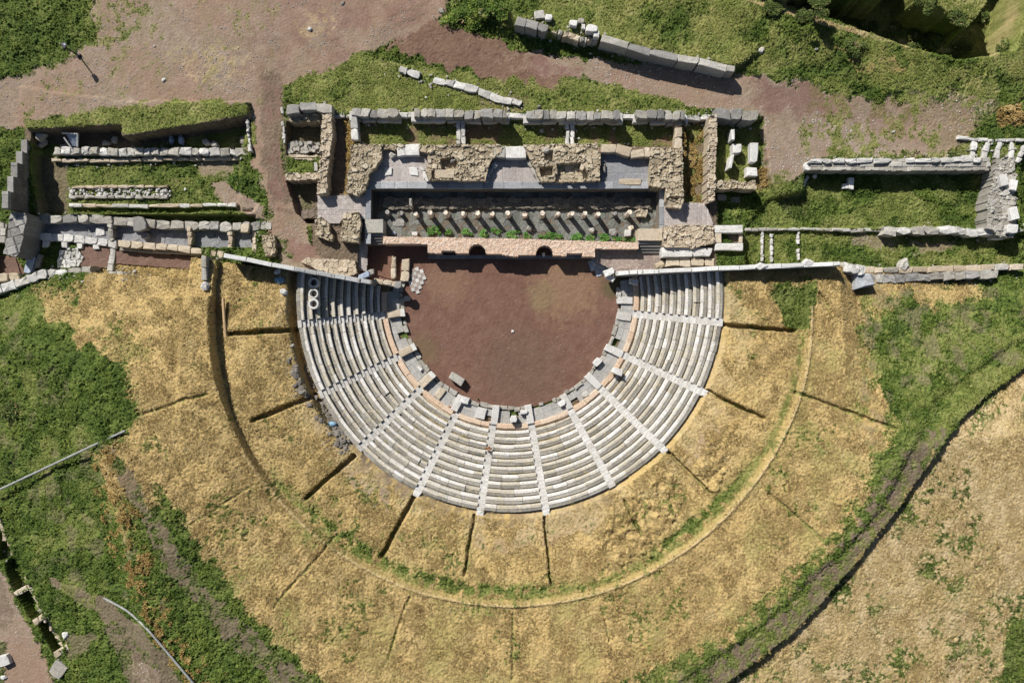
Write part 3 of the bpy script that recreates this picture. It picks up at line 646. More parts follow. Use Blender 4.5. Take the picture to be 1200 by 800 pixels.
# ------------------------------------------------------------------ leaf clumps and straw (uncountable growth)
EXC = np.zeros(Z.shape, bool)
for pl, zz in ((R4(429, 778, 214, 287), 1), ([(430, 174), (504, 174), (504, 216), (430, 216)], 2), (R4(566, 640, 176, 218), 2), (R4(703, 764, 176, 220), 2), (R4(368, 432, 226, 326), 1.5), (R4(772, 838, 236, 315), 1.5), (R4(696, 780, 284, 322), .8), (R4(836, 874, 262, 296), 1.5), (R4(36, 305, 252, 302), .8), (R4(66, 100, 288, 315), .8), (R4(100, 238, 284, 312), .8), (R4(-20, 50, 245, 326), .8), (R4(386, 404, 140, 230), 1.2)):
    PP = WP(pl, zz); ss = near(PP); EXC[ss] |= pip(GX[ss], GY[ss], PP)
EXC |= hid | ((RR < 24.35) & (south > -1)) | ((RR < 14.6) & (GY < 12))
def tufts(name, zone, n, mat, size, hgt, leaves, flat, thr=.45):
    pr = Wt[zone].copy(); pr[np.abs(GX) > 66] = 0; pr[np.abs(GY) > 46] = 0; pr[pr < thr] = 0; pr[EXC] = 0
    pr *= spots(fbm(GX / 1.1, GY / 1.1, 300 + zone, 3), .38, .6) + .12
    cw = np.cumsum(pr.ravel().astype(np.float64)); k = np.searchsorted(cw, RNG.random(n) * cw[-1])
    x = GX.ravel()[k] + RNG.uniform(-.05, .05, n); y = GY.ravel()[k] + RNG.uniform(-.05, .05, n); z = Z.ravel()[k]
    x = np.repeat(x, leaves); y = np.repeat(y, leaves); z = np.repeat(z, leaves); m = n * leaves
    a = RNG.uniform(0, 2 * np.pi, m); L = size * RNG.uniform(.5, 1.2, m); wd = L * RNG.uniform(.3, .5, m) * flat; hh = hgt * RNG.uniform(.3, 1.1, m)
    ca, sa = np.cos(a), np.sin(a)
    up = hh * RNG.uniform(-.1, .8, m)
    p0 = np.stack([x + ca * .02, y + sa * .02, z + hh * .25 - .03], 1)
    mid = np.stack([x + ca * L * .55, y + sa * L * .55, z + hh], 1)
    p1 = mid + np.stack([-sa * wd, ca * wd, RNG.uniform(-.4, .4, m) * wd], 1); p2 = mid - np.stack([-sa * wd, ca * wd, RNG.uniform(-.4, .4, m) * wd], 1)
    p3 = np.stack([x + ca * L, y + sa * L, z + up], 1)
    V = np.stack([p0, p1, p3, p2], 1).reshape(-1, 3)
    F = np.arange(m * 4).reshape(-1, 4)
    me = bpy.data.meshes.new(name)
    me.vertices.add(len(V)); me.vertices.foreach_set('co', V.astype(np.float32).ravel())
    me.loops.add(F.size); me.loops.foreach_set('vertex_index', F.astype(np.int32).ravel())
    me.polygons.add(len(F)); me.polygons.foreach_set('loop_start', np.arange(0, F.size, 4, dtype=np.int32)); me.update(calc_edges=True)
    at = me.attributes.new('rnd', 'FLOAT', 'FACE'); at.data.foreach_set('value', np.repeat(RNG.random(n), leaves).astype(np.float32) * .6 + RNG.random(m).astype(np.float32) * .4)
    me.materials.append(mat)
    o = bpy.data.objects.new(name, me); COL.objects.link(o); o['kind'] = 'stuff'
    return o
setp(tufts('weeds', 0, 150000, M['leaf'], .10, .14, 4, .75), 'low lush green weeds over the banks and courts', 'weeds')
setp(tufts('dry_grass', 2, 130000, M['straw'], .13, .13, 4, .42), 'golden dry grass over the earth auditorium', 'grass')
setp(tufts('dead_weeds', 5, 9000, M['orangeweed'], .15, .2, 5, .8), 'orange dead weeds in strips on the west slope', 'weeds')
setp(tufts('field_grass', 6, 40000, M['straw'], .14, .09, 3, .45), 'pale thin straw on the outer field', 'grass')
setp(tufts('short_grass', 1, 60000, M['paleleaf'], .12, .1, 4, .7), 'short olive grass round the ruins', 'grass')
# gravel
def gravel(name, zone, n, mat, r0, r1):
    pr = Wt[zone].copy(); pr[np.abs(GX) > 61] = 0; pr[np.abs(GY) > 41] = 0; pr[pr < .5] = 0; pr[EXC] = 0
    pr *= spots(fbm(GX / 2.5, GY / 2.5, 330 + zone, 3), .45, .65) + .06
    cw = np.cumsum(pr.ravel().astype(np.float64)); k = np.searchsorted(cw, RNG.random(n) * cw[-1]); mb = MB()
    for q in k:
        r_ = r0 + (r1 - r0) * random.random() ** 3; x, y, z = GX.ravel()[q] + random.uniform(-.05, .05), GY.ravel()[q] + random.uniform(-.05, .05), Z.ravel()[q]
        o = [(x + r_ * random.uniform(.7, 1.3) * math.cos(t), y + r_ * random.uniform(.7, 1.3) * math.sin(t), z - .02) for t in (0, 1.6, 3.1, 4.7)]
        o.append((x, y, z + r_ * .9)); mb.add(o, [(0, 1, 4), (1, 2, 4), (2, 3, 4), (3, 0, 4)])
    ob = mb.build(name, mat); ob['kind'] = 'stuff'; return ob
setp(gravel('gravel', 3, 9000, M['white'], .025, .11), 'pale pebbles scattered over bare dirt', 'gravel')
setp(gravel('field_stones', 6, 900, M['lime'], .03, .1), 'small stones in the outer dry field', 'gravel')

# ------------------------------------------------------------------ orchestra floor and auditorium
def AP(r, t): return (CX0 + r * math.cos(R(t)), CY0 - YST * r * math.sin(R(t)))
orch = [((CX0 + 12.75 * math.cos(R(t)) - 0) / .1 + 600, 400 - (CY0 - YST * 12.75 * math.sin(R(t))) / .1) for t in range(0, 181, 4)]
poly = orch + [(472, 345), (470, 330), (424, 318), (424, 285), (502, 285), (502, 290), (697, 290), (700, 292), (729, 322)]
o = mass('orchestra_floor', poly, 0.02, -.35, M['orch'], pat=('vor', 3.0), relief=.0, groove=0, rough=.03, ragged=.05, step=.12); o['kind'] = 'structure'

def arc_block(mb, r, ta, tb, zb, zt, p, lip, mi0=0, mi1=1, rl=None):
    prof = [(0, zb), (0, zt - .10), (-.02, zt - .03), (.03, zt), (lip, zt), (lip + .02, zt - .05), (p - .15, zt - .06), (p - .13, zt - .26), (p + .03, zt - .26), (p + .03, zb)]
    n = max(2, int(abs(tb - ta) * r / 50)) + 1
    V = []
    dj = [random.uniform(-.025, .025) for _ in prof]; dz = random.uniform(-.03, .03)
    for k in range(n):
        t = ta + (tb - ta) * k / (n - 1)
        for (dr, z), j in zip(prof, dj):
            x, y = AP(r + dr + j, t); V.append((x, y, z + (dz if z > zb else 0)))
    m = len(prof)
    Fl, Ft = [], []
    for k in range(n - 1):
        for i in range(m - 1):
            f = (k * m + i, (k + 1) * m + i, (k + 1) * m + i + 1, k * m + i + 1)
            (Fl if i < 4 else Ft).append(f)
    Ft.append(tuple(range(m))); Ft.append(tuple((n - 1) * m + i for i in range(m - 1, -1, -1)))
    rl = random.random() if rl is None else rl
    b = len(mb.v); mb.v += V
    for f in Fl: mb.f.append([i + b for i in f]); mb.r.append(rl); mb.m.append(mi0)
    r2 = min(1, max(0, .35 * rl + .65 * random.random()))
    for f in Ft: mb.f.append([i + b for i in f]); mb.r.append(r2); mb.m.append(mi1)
ANG = [7.0, 26.2, 44.6, 61.4, 80.4, 98.0, 115.6, 135.2, 152.9, 172.6]
R0, PITCH, NROW, RISE = 15.22, .777, 11, .37
def rowz(i): return .66 + RISE * i
def wall_ang(r, east):
    for k in range(0, 400):
        a = -k * .1 if east else 180 + k * .1
        x, y = AP(r, a)
        if y > np.interp(x, [-24.1, -16, -12.2, 12.2, 24], [7.85, 6.5, 6.4, 7.5, 7.75]): return a
    return a
WEDGE = ['end seating wedge along the right side wall, its row ends in the wall shadow',
         'second seating wedge down from the right side wall, long pale slanting rows',
         'right seating wedge with a loose white block lying on its lower rows',
         'lower right seating wedge of short bright rows left of the widest white stair',
         'seating wedge just right of the bottom centre one, rows curving up to the right',
         'bottom centre seating wedge facing the stage, almost level rows',
         'seating wedge just left of the bottom centre one, rusty hole above it',
         'lower left seating wedge of grey and white mottled rows with dark stair notches both sides',
         'left seating wedge with tan upper rows beside the blue bag',
         'second seating wedge down from the left side wall, dark gaps between its rows',
         'end seating wedge along the left side wall, mostly in its deep shadow']
bounds = [(None, ANG[0])] + [(ANG[i], ANG[i + 1]) for i in range(9)] + [(ANG[9], None)]
for w, (ta, tb) in enumerate(bounds):
    mid = ((ta if ta is not None else -4) + (tb if tb is not None else 184)) / 2
    x, y = AP(19, mid)
    root = thing('seating_wedge', WEDGE[w], 'seating', (x, y, 0), 'stone seating wedges of the theatre')
    warm = .25 if w in (8, 9, 10) else 0
    # salmon front bench
    for i in range(-1, NROW):
        mb = MB()
        if i < 0: r, zt, p, lip = 14.45, .50, .70, .5
        else: r, zt, p, lip = R0 + PITCH * i, rowz(i), PITCH, random.uniform(.25, .31)
        hw = math.degrees(.40 / r)
        a = (wall_ang(r, True) if ta is None else ta + hw); bb = (wall_ang(r, False) if tb is None else tb - hw)
        t = a
        base = random.uniform(-.12, .12)
        while t < bb - .01:
            dt = math.degrees(random.uniform(.9, 2.3) / r)
            if bb - t - dt < math.degrees(.6 / r): dt = bb - t
            rl = random.random(); rl = min(1, max(0, rl + base - warm * (i > 5)))
            if not (i < 0 and random.random() < .12 and w not in (0,)):
                if i >= 0 and random.random() < .04:
                    arc_block(mb, r + .03, t, t + dt - .03, zt - 1.0, zt - .13, p, lip, rl=0.0)
                else:
                    arc_block(mb, r + random.uniform(-.03, .03), t, t + dt - math.degrees(random.choice((.012, .012, .015, .035)) / r), zt - (3 if i == NROW - 1 else 1.0), zt, p, lip + random.uniform(-.05, .05), rl=rl)
            t += dt
        if mb.v:
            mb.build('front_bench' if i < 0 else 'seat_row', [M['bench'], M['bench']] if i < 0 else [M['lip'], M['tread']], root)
SL = ['stair nearest the right side wall, white in its upper half', 'second stair from the right side wall, clean white steps', 'right diagonal white stair beside the loose block, widest and brightest', 'lower right white stair running down to the right from the orchestra',
      'near-vertical white stair just right of bottom centre', 'near-vertical white stair just left of bottom centre with a rusty patch', 'lower left stair with white lower steps and dark notches', 'left diagonal stair with a row of dark square notches',
      'second stair from the left side wall, dark notches on steep slope', 'stair nearest the left side wall, steps mostly shaded']
for s, a in enumerate(ANG):
    x, y = AP(19, a)
    root = thing('stairway', 'radial ' + SL[s], 'stairs', (x, y, 0), 'radial stairs between the seating wedges')
    for i in range(-1, NROW):
        for h in (0, 1):
            if i < 0: r, z, p = 14.45 + .36 * h, .26 + .2 * h, .36
            else: r, z, p = R0 + PITCH * i + h * PITCH / 2, rowz(i) - .22 + .17 * h, PITCH / 2
            mb = MB(); hw = math.degrees(.41 / r)
            n = 1
            V = []
            for (rr, tt) in ((r - .012, a - hw), (r - .012, a + hw), (r + p + .02, a + hw), (r + p + .02, a - hw)):
                X, Y = AP(rr, tt); V.append((X, Y))
            zt = z + random.uniform(-.012, .012)
            V3 = [(q[0], q[1], zt - .7) for q in V] + [(q[0] + random.uniform(-.012, .012), q[1] + random.uniform(-.012, .012), zt) for q in V]
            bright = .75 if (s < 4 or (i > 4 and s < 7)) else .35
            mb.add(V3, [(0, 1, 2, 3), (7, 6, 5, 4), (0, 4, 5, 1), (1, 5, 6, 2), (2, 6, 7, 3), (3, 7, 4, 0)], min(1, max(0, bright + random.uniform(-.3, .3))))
            mb.build('step', M['stair'], root)
    if s in (1, 2, 4, 5, 6):
        X, Y = AP(R0 + PITCH * NROW + .28, a); mb = MB()
        v, f = stone_geo(X, Y, rowz(10) - .5, rowz(10) + .02, .6, .8, -R(a), .03); mb.add(v, f, .9); mb.build('top_landing', M['white'], root)

# paved gangway round the orchestra, its kerb and the slabs at the stair feet
mb = MB()
t = -9.0
while t < 189:
    dt = random.uniform(3, 6)
    for (ra, rb) in ((13.0, 13.75), (13.76, 14.47)):
        if random.random() < .06: continue
        z = .17 + random.uniform(-.02, .02); V = []
        for (rr, tt) in ((ra, t), (ra, t + dt - .06), (rb, t + dt - .06), (rb, t)):
            X, Y = AP(rr, tt); V.append((X, Y))
        mb.add([(q[0], q[1], -.2) for q in V] + [(q[0], q[1], z) for q in V], [(0, 1, 2, 3), (7, 6, 5, 4), (0, 4, 5, 1), (1, 5, 6, 2), (2, 6, 7, 3), (3, 7, 4, 0)])
    t += dt
o = mb.build('paved_walkway', M['walk']); o['kind'] = 'structure'
root = thing('orchestra_kerb', 'broken low kerb of white and grey stones edging the brown orchestra', 'kerb', (CX0, CY0 - 12.6, 0))
t = -6.0; g = 0
while t < 186:
    L = random.uniform(.5, 1.3); dt = math.degrees(L / 12.75)
    if random.random() < .80:
        X, Y = AP(12.72 + random.uniform(-.12, .12), t + dt / 2); mb = MB()
        v, f = stone_geo(X, Y, -.15, random.choice([.12, .2, .3, .38]), random.uniform(.3, .6), L - .04, -R(t + dt / 2), .05, .04); mb.add(v, f)
        mb.build('kerb_stone', M['lime'], root)
    t += dt
SLB = ['shaded', 'third from the left wall', 'upper right', 'beside the loose white block at right', 'right of bottom centre', 'at bottom right of centre', 'at bottom left of centre', 'lower left by the rust patch', 'left, near the fallen orchestra block', 'left, below the shadowed wedge']
for s, (a, ra, rb, zt, nm) in enumerate([(1, 12.5, 14.3, .42, 'right edge just below the right side wall'), (9, 12.6, 14.3, .36, 'right, in line with the topmost right stair'), (26.5, 12.4, 14.6, .48, 'right, foot of the second white stair'), (44.5, 12.5, 14.6, .46, 'lower right, foot of the widest white stair'),
        (61, 12.6, 14.5, .40, 'lower right, next to a white block with a dark gap'), (80.5, 12.4, 14.6, .55, 'bottom, right one of the two upright slabs'), (97.5, 12.4, 14.6, .55, 'bottom, left one of the two upright slabs'), (104.5, 13.0, 14.3, .44, 'bottom left, grey and square next to the left upright slab'),
        (117, 12.5, 14.5, .55, 'lower left, beside the rusty hole'), (127, 13.0, 14.3, .40, 'lower left, between the rusty hole and the stair with notches'), (136, 12.5, 14.5, .75, 'left, tan with a white end nearest the fallen block'), (153.5, 12.4, 14.4, .75, 'left, tan with a white end above the fallen block'), (172.5, 12.5, 14.4, .7, 'left, white tipped at the edge of the wall shadow')]):
    rm = (ra + rb) / 2; X, Y = AP(rm, a); mb = MB()
    v, f = stone_geo(X, Y, -.1, zt, rb - ra, .82 if s not in (7,) else 1.1, -R(a), .03, .04); mb.add(v, f, random.uniform(.3, .9))
    X2, Y2 = AP(ra + .12, a)
    o = mb.build('radial_slab', M['stair'] if s < 9 else M['tan2'])
    setp(o, 'radial slab at orchestra edge, ' + nm, 'stone slab', 'slabs at the feet of the stairs')
    if a > 120 and s >= 10:
        mb = MB(); v, f = stone_geo(X2, Y2, zt - .3, zt + .03, .5, .86, -R(a), .02, .03); mb.add(v, f, .9); mb.build('white_end', M['white'], o)

def loose(name, label, cat, u, v, L, Wd, h, rot, mat, zb=None, group=None, jit=.04, rnd=None, cham=.05, kind='block'):
    z = gz(u, v) if zb is None else zb
    p = W(u, v, z + h); mb = MB()
    V, F = (stone_geo(p[0], p[1], z - .06, z + h, L, Wd, rot, jit, cham, .03) if kind == 'block' else rock_geo(p[0], p[1], z - .05, h, L / 2, Wd / 2, rot))
    mb.add(V, F, rnd)
    return setp(mb.build(name, M[mat]), label, cat, group)
loose('fallen_block', 'grey white block lying alone on the brown orchestra near its lower left edge', 'stone block', 535, 444, 1.75, .85, .95, R(-32), 'lime', 0.0, rnd=.7)
loose('fallen_block', 'squarish white block tipped across the lower rows of the right seating', 'stone block', 724, 435, 1.25, .75, .7, R(-25), 'fallen', 1.0)
loose('fallen_block', 'white block at the right orchestra edge above the loose block on the seats', 'stone block', 700, 424, 1.1, .8, .6, R(50), 'fallen', .1)
loose('fallen_block', 'white block standing on the front bench at bottom centre, casting a long shadow', 'stone block', 602, 491, .75, .75, .95, 0, 'fallen', .4)
loose('fallen_block', 'white block with a dark gap beside the bottom right upright slab', 'stone block', 614, 483, .9, .45, .7, 0, 'fallen', .1)
loose('fallen_block', 'white block with a dark square recess on the lower right walkway', 'stone block', 659, 473, .9, .6, .5, R(30), 'fallen', .1)
loose('fallen_block', 'pinkish grey block on the walkway right of the lower right stair', 'stone block', 686, 462, .8, .6, .45, R(35), 'lime', .1)
loose('fallen_block', 'small white block leaning at the walkway edge right of the rusty hole', 'stone block', 545, 469, .95, .75, .55, R(-20), 'fallen', .1)
loose('fallen_block', 'small white stone perched on the walkway at the left orchestra edge', 'stone block', 492, 432, .5, .35, .35, R(-40), 'fallen', .15)
loose('fallen_block', 'white stone in the shadow at the top left orchestra corner', 'stone block', 477, 350, .7, .6, .45, 0, 'lime', .05)
loose('floor_stone', 'tiny white stone alone in the middle of the brown orchestra', 'stone', 601, 388, .32, .3, .12, 0, 'fallen', .02)
# rusty earth in the robbed bench
mb = MB(); X, Y = W(531, 479, .3)
for _ in range(16):
    v, f = rock_geo(X + random.uniform(-.6, .6), Y + random.uniform(-.45, .45), .15, random.uniform(.2, .42), random.uniform(.1, .28), random.uniform(.1, .25), random.random() * 3); mb.add(v, f)
setp(mb.build('rusty_earth_heap', M['rust']), 'rusty brown earth heap in a broken gap of the front bench, lower left', 'earth heap')
mb = MB(); X, Y = W(573, 526, 1.9)
for _ in range(8):
    v, f = rock_geo(X + random.uniform(-.35, .35), Y + random.uniform(-.25, .25), 1.9, random.uniform(.15, .3), random.uniform(.08, .2), random.uniform(.08, .18), random.random() * 3); mb.add(v, f)
setp(mb.build('rusty_earth_heap', M['rust']), 'small rusty patch of earth on a seat row left of the bottom centre stair', 'earth heap')
# three hollow marble rings standing on the end wedge at left
for k, (u, v) in enumerate([(367, 331), (367, 344), (367, 356)]):
    z = rowz(9); p = W(u, v, z + .45); n = 24; mb = MB()
    ro, ri = .60 if k != 1 else .55, .36
    V = []; F = []
    for (r_, zz) in ((ro, z - .3), (ro, z + .3), (ro - .05, z + .36), (ri + .04, z + .36), (ri, z + .3), (ri, z - .3)):
        for i in range(n): V.append((p[0] + r_ * math.cos(2 * math.pi * i / n) * random.uniform(.97, 1.03), p[1] + r_ * math.sin(2 * math.pi * i / n), zz))
    for k2 in range(5):
        for i in range(n): F.append((k2 * n + i, k2 * n + (i + 1) % n, (k2 + 1) * n + (i + 1) % n, (k2 + 1) * n + i))
    mb.add(V, F, .85)
    setp(mb.build('marble_ring', M['white']), ['hollow white marble ring nearest the left side wall, half in shade', 'hollow white marble ring, the middle one of three on the left seats', 'hollow white marble ring farthest from the left side wall, on the seats'][k], 'well ring', 'hollow marble rings on the left seats')

# ------------------------------------------------------------------ block walls
FEET = []
def blockwall(name, label, cat, pts, zt, zb, width, lens, mat, hj=.06, jit=.05, cham=.06, gaps=(), parts=True, wj=.08, zfun=None, group=None, skip=0, part='stone_block', parent=None, off=0):
    P = [W(u, v, zt if zfun is None else zfun(0)) for u, v in pts]
    if zfun is not None:
        tot = sum(math.dist(pts[i], pts[i + 1]) for i in range(len(pts) - 1)); acc = 0; P = []
        for i, (u, v) in enumerate(pts):
            if i: acc += math.dist(pts[i], pts[i - 1])
            P.append(W(u, v, zfun(acc / tot)))
    seg = [math.dist(P[i], P[i + 1]) for i in range(len(P) - 1)]; total = sum(seg)
    root = parent if parent is not None else thing(name, label, cat, (*P[0], zb), group)
    if width > .4 and zfun is None: FEET.extend((P[i], P[i + 1], width) for i in range(len(P) - 1))
    s = 0; allmb = MB()
    while s < total - .15:
        L = random.uniform(*lens)
        if total - s - L < lens[0] * .5: L = total - s
        c = s + L / 2; k = 0; a = c
        while k < len(seg) - 1 and a > seg[k]: a -= seg[k]; k += 1
        d = (P[k + 1] - P[k]) / seg[k]; q = P[k] + d * a; rot = math.atan2(d[1], d[0])
        q = q + np.array([-d[1], d[0]]) * (off + random.uniform(-wj, wj) * .6)
        f_ = c / total
        if not any(g0 <= f_ <= g1 for g0, g1 in gaps) and random.random() >= skip:
            top = (zt if zfun is None else zfun(f_)) + random.uniform(-hj, hj)
            mb = MB() if parts else allmb
            v, f = stone_geo(q[0], q[1], zb, top, L - .02, width + random.uniform(-wj, wj), rot + random.uniform(-.03, .03), jit, cham, hj * .5)
            mb.add(v, f)
            if parts: mb.build(part, M[mat] if isinstance(mat, str) else M[random.choice(mat)], root)
        s += L
    if not parts: allmb.build(part, M[mat] if isinstance(mat, str) else M[mat[0]], root)
    return root

# side walls of the auditorium with their marble coping
def lin(a, b): return lambda t: a + (b - a) * t
def sidewall(label, pts, zs, wcap, matc, clen):
    P = [W(u, v, z) for (u, v), z in zip(pts, zs)]; z0 = zs[0]
    tt = [0]
    for i in range(len(P) - 1): tt.append(tt[-1] + math.dist(P[i], P[i + 1]))
    tt = [x / tt[-1] for x in tt]; zc = lambda t: float(np.interp(t, tt, zs))
    root = thing('side_wall', label, 'wall', (*P[0], 0))
    blockwall('', '', '', pts, 0, -.2, wcap * .85, (1.0, 1.6), 'lime', hj=0, jit=.02, zfun=lambda t: zc(t) - .16, parts=False, part='wall_body', parent=root, wj=.02)
    # coping: thin slabs on the body
    tot = [math.dist(P[i], P[i + 1]) for i in range(len(P) - 1)]; L = sum(tot); s = 0
    while s < L - .1:
        l = min(random.uniform(*clen), L - s)
        if L - s - l < .6: l = L - s
        c = s + l / 2; k = 0; a = c
        while k < len(tot) - 1 and a > tot[k]: a -= tot[k]; k += 1
        d = (P[k + 1] - P[k]) / tot[k]; q = P[k] + d * a; z = (zc((c - l / 2) / L) + zc((c + l / 2) / L)) / 2
        dz = (zc((c + l / 2) / L) - zc((c - l / 2) / L)) / 2; mb = MB(); h = wcap / 2
        nrm = np.array([-d[1], d[0]]); V = []
        tw = random.uniform(-.035, .035); zj = random.uniform(-.035, .02); hj_ = h * random.uniform(.86, 1.06)
        for zz, ins in ((-.20, 0), (-.03 + zj, 0), (zj, .03)):
            for (e, w_) in ((-1, -1), (1, -1), (1, 1), (-1, 1)):
                p = q + d * e * (l / 2 - .02 - ins - random.uniform(0, .03)) + nrm * (w_ * (hj_ - ins - (random.uniform(.05, .14) if random.random() < .12 else 0)) + tw * e); V.append((p[0], p[1], z + e * dz + zz))
        F = [(3, 2, 1, 0), (8, 9, 10, 11)]
        for r_ in (0, 4):
            for i in range(4): F.append((r_ + i, r_ + (i + 1) % 4, r_ + 4 + (i + 1) % 4, r_ + 4 + i))
        mb.add(V, F); mb.build('coping_stone', M[matc], root)
        s += l
    return root
sidewall('long right side wall of the auditorium with bright white coping', [(722, 320), (850, 314), (985, 309)], (2.5, 5.9, 6.7), .50, 'cap', (1.8, 3.4))
sidewall('long slanting left side wall of the auditorium with smooth blue white coping', [(262, 299), (345, 315), (436, 331)], (6.6, 6.2, 3.5), .50, 'cap', (1.8, 3.2))
blockwall('low_wall', 'short tan wall stub continuing the left side wall to the orchestra', 'wall', [(438, 328), (465, 334)], 2.3, -.1, .5, (.8, 1.2), 'tan2')
loose('fallen_block', 'grey blue block lying across the inner end of the left side wall', 'stone block', 426, 323, 1.3, .6, .5, R(20), 'bluegrey', 3.1)
loose('fallen_block', 'whitish block on the wall stub beside a dark green weed, left parodos', 'stone block', 434, 319, .8, .6, .5, R(10), 'lime', 2.2)
loose('fallen_block', 'grey block at the inner tip of the left wall stub', 'stone block', 466, 334, .8, .7, .5, 0, 'grey', 1.9)
loose('fallen_block', 'white jagged block at the inner end of the right side wall', 'stone block', 714, 319, 1.2, .8, .8, R(25), 'fallen', 1.2)
loose('fallen_block', 'second white block beside the checkered floor at the right side wall end', 'stone block', 716, 326, .9, .6, .6, R(-30), 'fallen', .9)
loose('fallen_block', 'triangular white stone on the top corner seat by the right side wall', 'stone block', 743, 330, 1.0, .6, .4, R(-10), 'fallen', 1.2)
loose('fallen_block', 'white boulder sitting on the coping of the right side wall, middle', 'stone', 893, 311, 1.2, .8, .5, 0, 'fallen', 6.0, kind='rock')
loose('fallen_block', 'pale pointed stone behind the right side wall near its outer end', 'stone', 949, 307, 1.4, .8, .5, R(10), 'fallen', 6.2, kind='rock')

# right end of the auditorium front: rough double course
blockwall('rough_wall', 'rough right outer wall of jagged grey blocks, lower course facing the dry grass', 'wall', [(1000, 325), (1060, 326), (1170, 321)], 3.0, 1.2, .95, (.9, 1.7), ('lime', 'grey'), hj=.16, jit=.12, wj=.15)
blockwall('rough_wall', 'thin pale stone course behind the jagged right outer wall', 'wall', [(1000, 316), (1090, 316), (1200, 312)], 2.6, .6, .7, (.9, 1.8), ('lime', 'tan2'), hj=.08, wj=.1)
blockwall('rough_wall', 'clump of white masonry blocks at the outer end of the white coping', 'wall', [(988, 313), (1014, 316)], 4.6, 1.2, 1.1, (.7, 1.1), 'white', hj=.2, jit=.12)
loose('fallen_block', 'grey white triangular stone sticking up behind the right outer wall', 'stone', 1062, 309, 1.6, 1.2, .9, R(20), 'lime', 2.2, kind='rock')
loose('blue_grey_block', 'large blue grey block at the outer end of the right side wall', 'stone block', 1013, 328, 2.1, 1.7, 1.5, R(8), 'slate', 2.9, jit=.16, rnd=.6, cham=.15)
loose('fallen_block', 'tan block tumbled below the blue grey block', 'stone block', 999, 336, 1.0, .9, .7, R(-40), 'lime', 2.6)
loose('fallen_block', 'white block lying lowest of the tumbled pair in the dry grass at right', 'stone block', 990, 346, 1.2, .8, .7, R(45), 'fallen', 2.7)
loose('fallen_block', 'flat brownish slab leaning behind the dark gap at the right wall end', 'stone slab', 985, 322, 2.4, .8, .3, R(8), 'tan2', 2.4)

# ------------------------------------------------------------------ stage building
# pool with its marble rim, columns, platforms
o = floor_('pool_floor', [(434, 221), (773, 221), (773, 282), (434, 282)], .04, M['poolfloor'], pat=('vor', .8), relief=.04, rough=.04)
def boxstone(mb, x0, x1, y0, y1, z0, z1, rnd=None): mb.add(*box_geo(x0, x1, y0, y1, z0, z1), rnd)
root = thing('pool_wall', 'sunken court wall with blue grey marble rim round the dark pool', 'wall', (*W(600, 218, 0), 0))
z = 2.1
xl, yt = W(431, 217, z); xr, _ = W(775, 217, z); _, yb = W(600, 286, z)
mb = MB(); boxstone(mb, xl - .35, xl + .25, yb, yt + .35, -.3, z - .2); mb.build('wall_body', M['poolwall'], root)
mb = MB(); boxstone(mb, xr - .2, xr + .35, yb + 1.4, yt + .35, -.3, z - .2); mb.build('wall_body', M['poolwall'], root)
mb = MB()
for c in range(5):
    x = xl + .25
    while x < xr - .2:
        L = random.uniform(.5, 1.1); x1 = min(x + L, xr - .2); d = random.uniform(0, .06)
        boxstone(mb, x, x1 - .015, yt - .35 - d, yt + .35, -.3 + c * .44, .13 + c * .44); x = x1
mb.build('wall_body', M['poolwall'], root)
mb = MB(); x = xl - .38
while x < xr + .3:
    L = random.uniform(1.4, 2.4); x1 = min(x + L, xr + .38); v, f = stone_geo((x + x1) / 2, yt, z - .19, z + random.uniform(-.02, .02), x1 - x - .02, .80, 0, .015, .03); mb.add(v, f); x = x1
mb.build('marble_rim', M['capblue'], root)
for xx, ya, wd in ((xl, yt - .42, .7), (xr + .05, yt - .42, .5)):
    mb = MB(); y = ya; ylo = yb if xx < 0 else yb + 1.5
    while y > ylo:
        L = random.uniform(1.4, 2.4); y1 = max(y - L, ylo); v, f = stone_geo(xx, (y + y1) / 2, z - .19, z + random.uniform(-.02, .02), wd, y - y1 - .02, 0, .015, .03); mb.add(v, f); y = y1
    mb.build('marble_rim', M['capblue'], root)
# inner bench of rubble along the north side of the pool
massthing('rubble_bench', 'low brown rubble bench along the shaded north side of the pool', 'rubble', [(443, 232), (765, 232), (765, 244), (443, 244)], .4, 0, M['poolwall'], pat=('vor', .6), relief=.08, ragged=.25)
cols = [453, 469, 486.5, 503.3, 523, 542.3, 559, 576, 596, 616, 636.5, 654.3, 669.3, 686.2, 701.8, 720.8, 737.6]
hts = [1.0, .8, 2.0, 2.1, 2.1, 2.0, 2.0, 2.0, 1.9, 2.1, 2.0, 2.1, 2.1, 2.1, 1.9, 1.0, 2.0]
CL = ['dark short column stub at the left end of the pool row', 'second short dark column stub beside the left end of the row', 'column stub just right of the white upright post in the pool', 'column stub fourth from the left end of the pool row', 'column stub fifth from the left end, beside a plant strip', 'column stub sixth from the left end of the pool row',
      'column stub above the left round niche', 'column stub just right of the left round niche', 'middle column stub of the pool row', 'column stub left of the right round niche', 'column stub above the right round niche', 'column stub with a green weed at its foot', 'tall pale column stub between weed and thin plants', 'column stub fourth from the right end of the pool row', 'column stub third from the right end of the pool row', 'dull short grey column stub near the right end', 'last pale column stub at the right end before the tan heap']
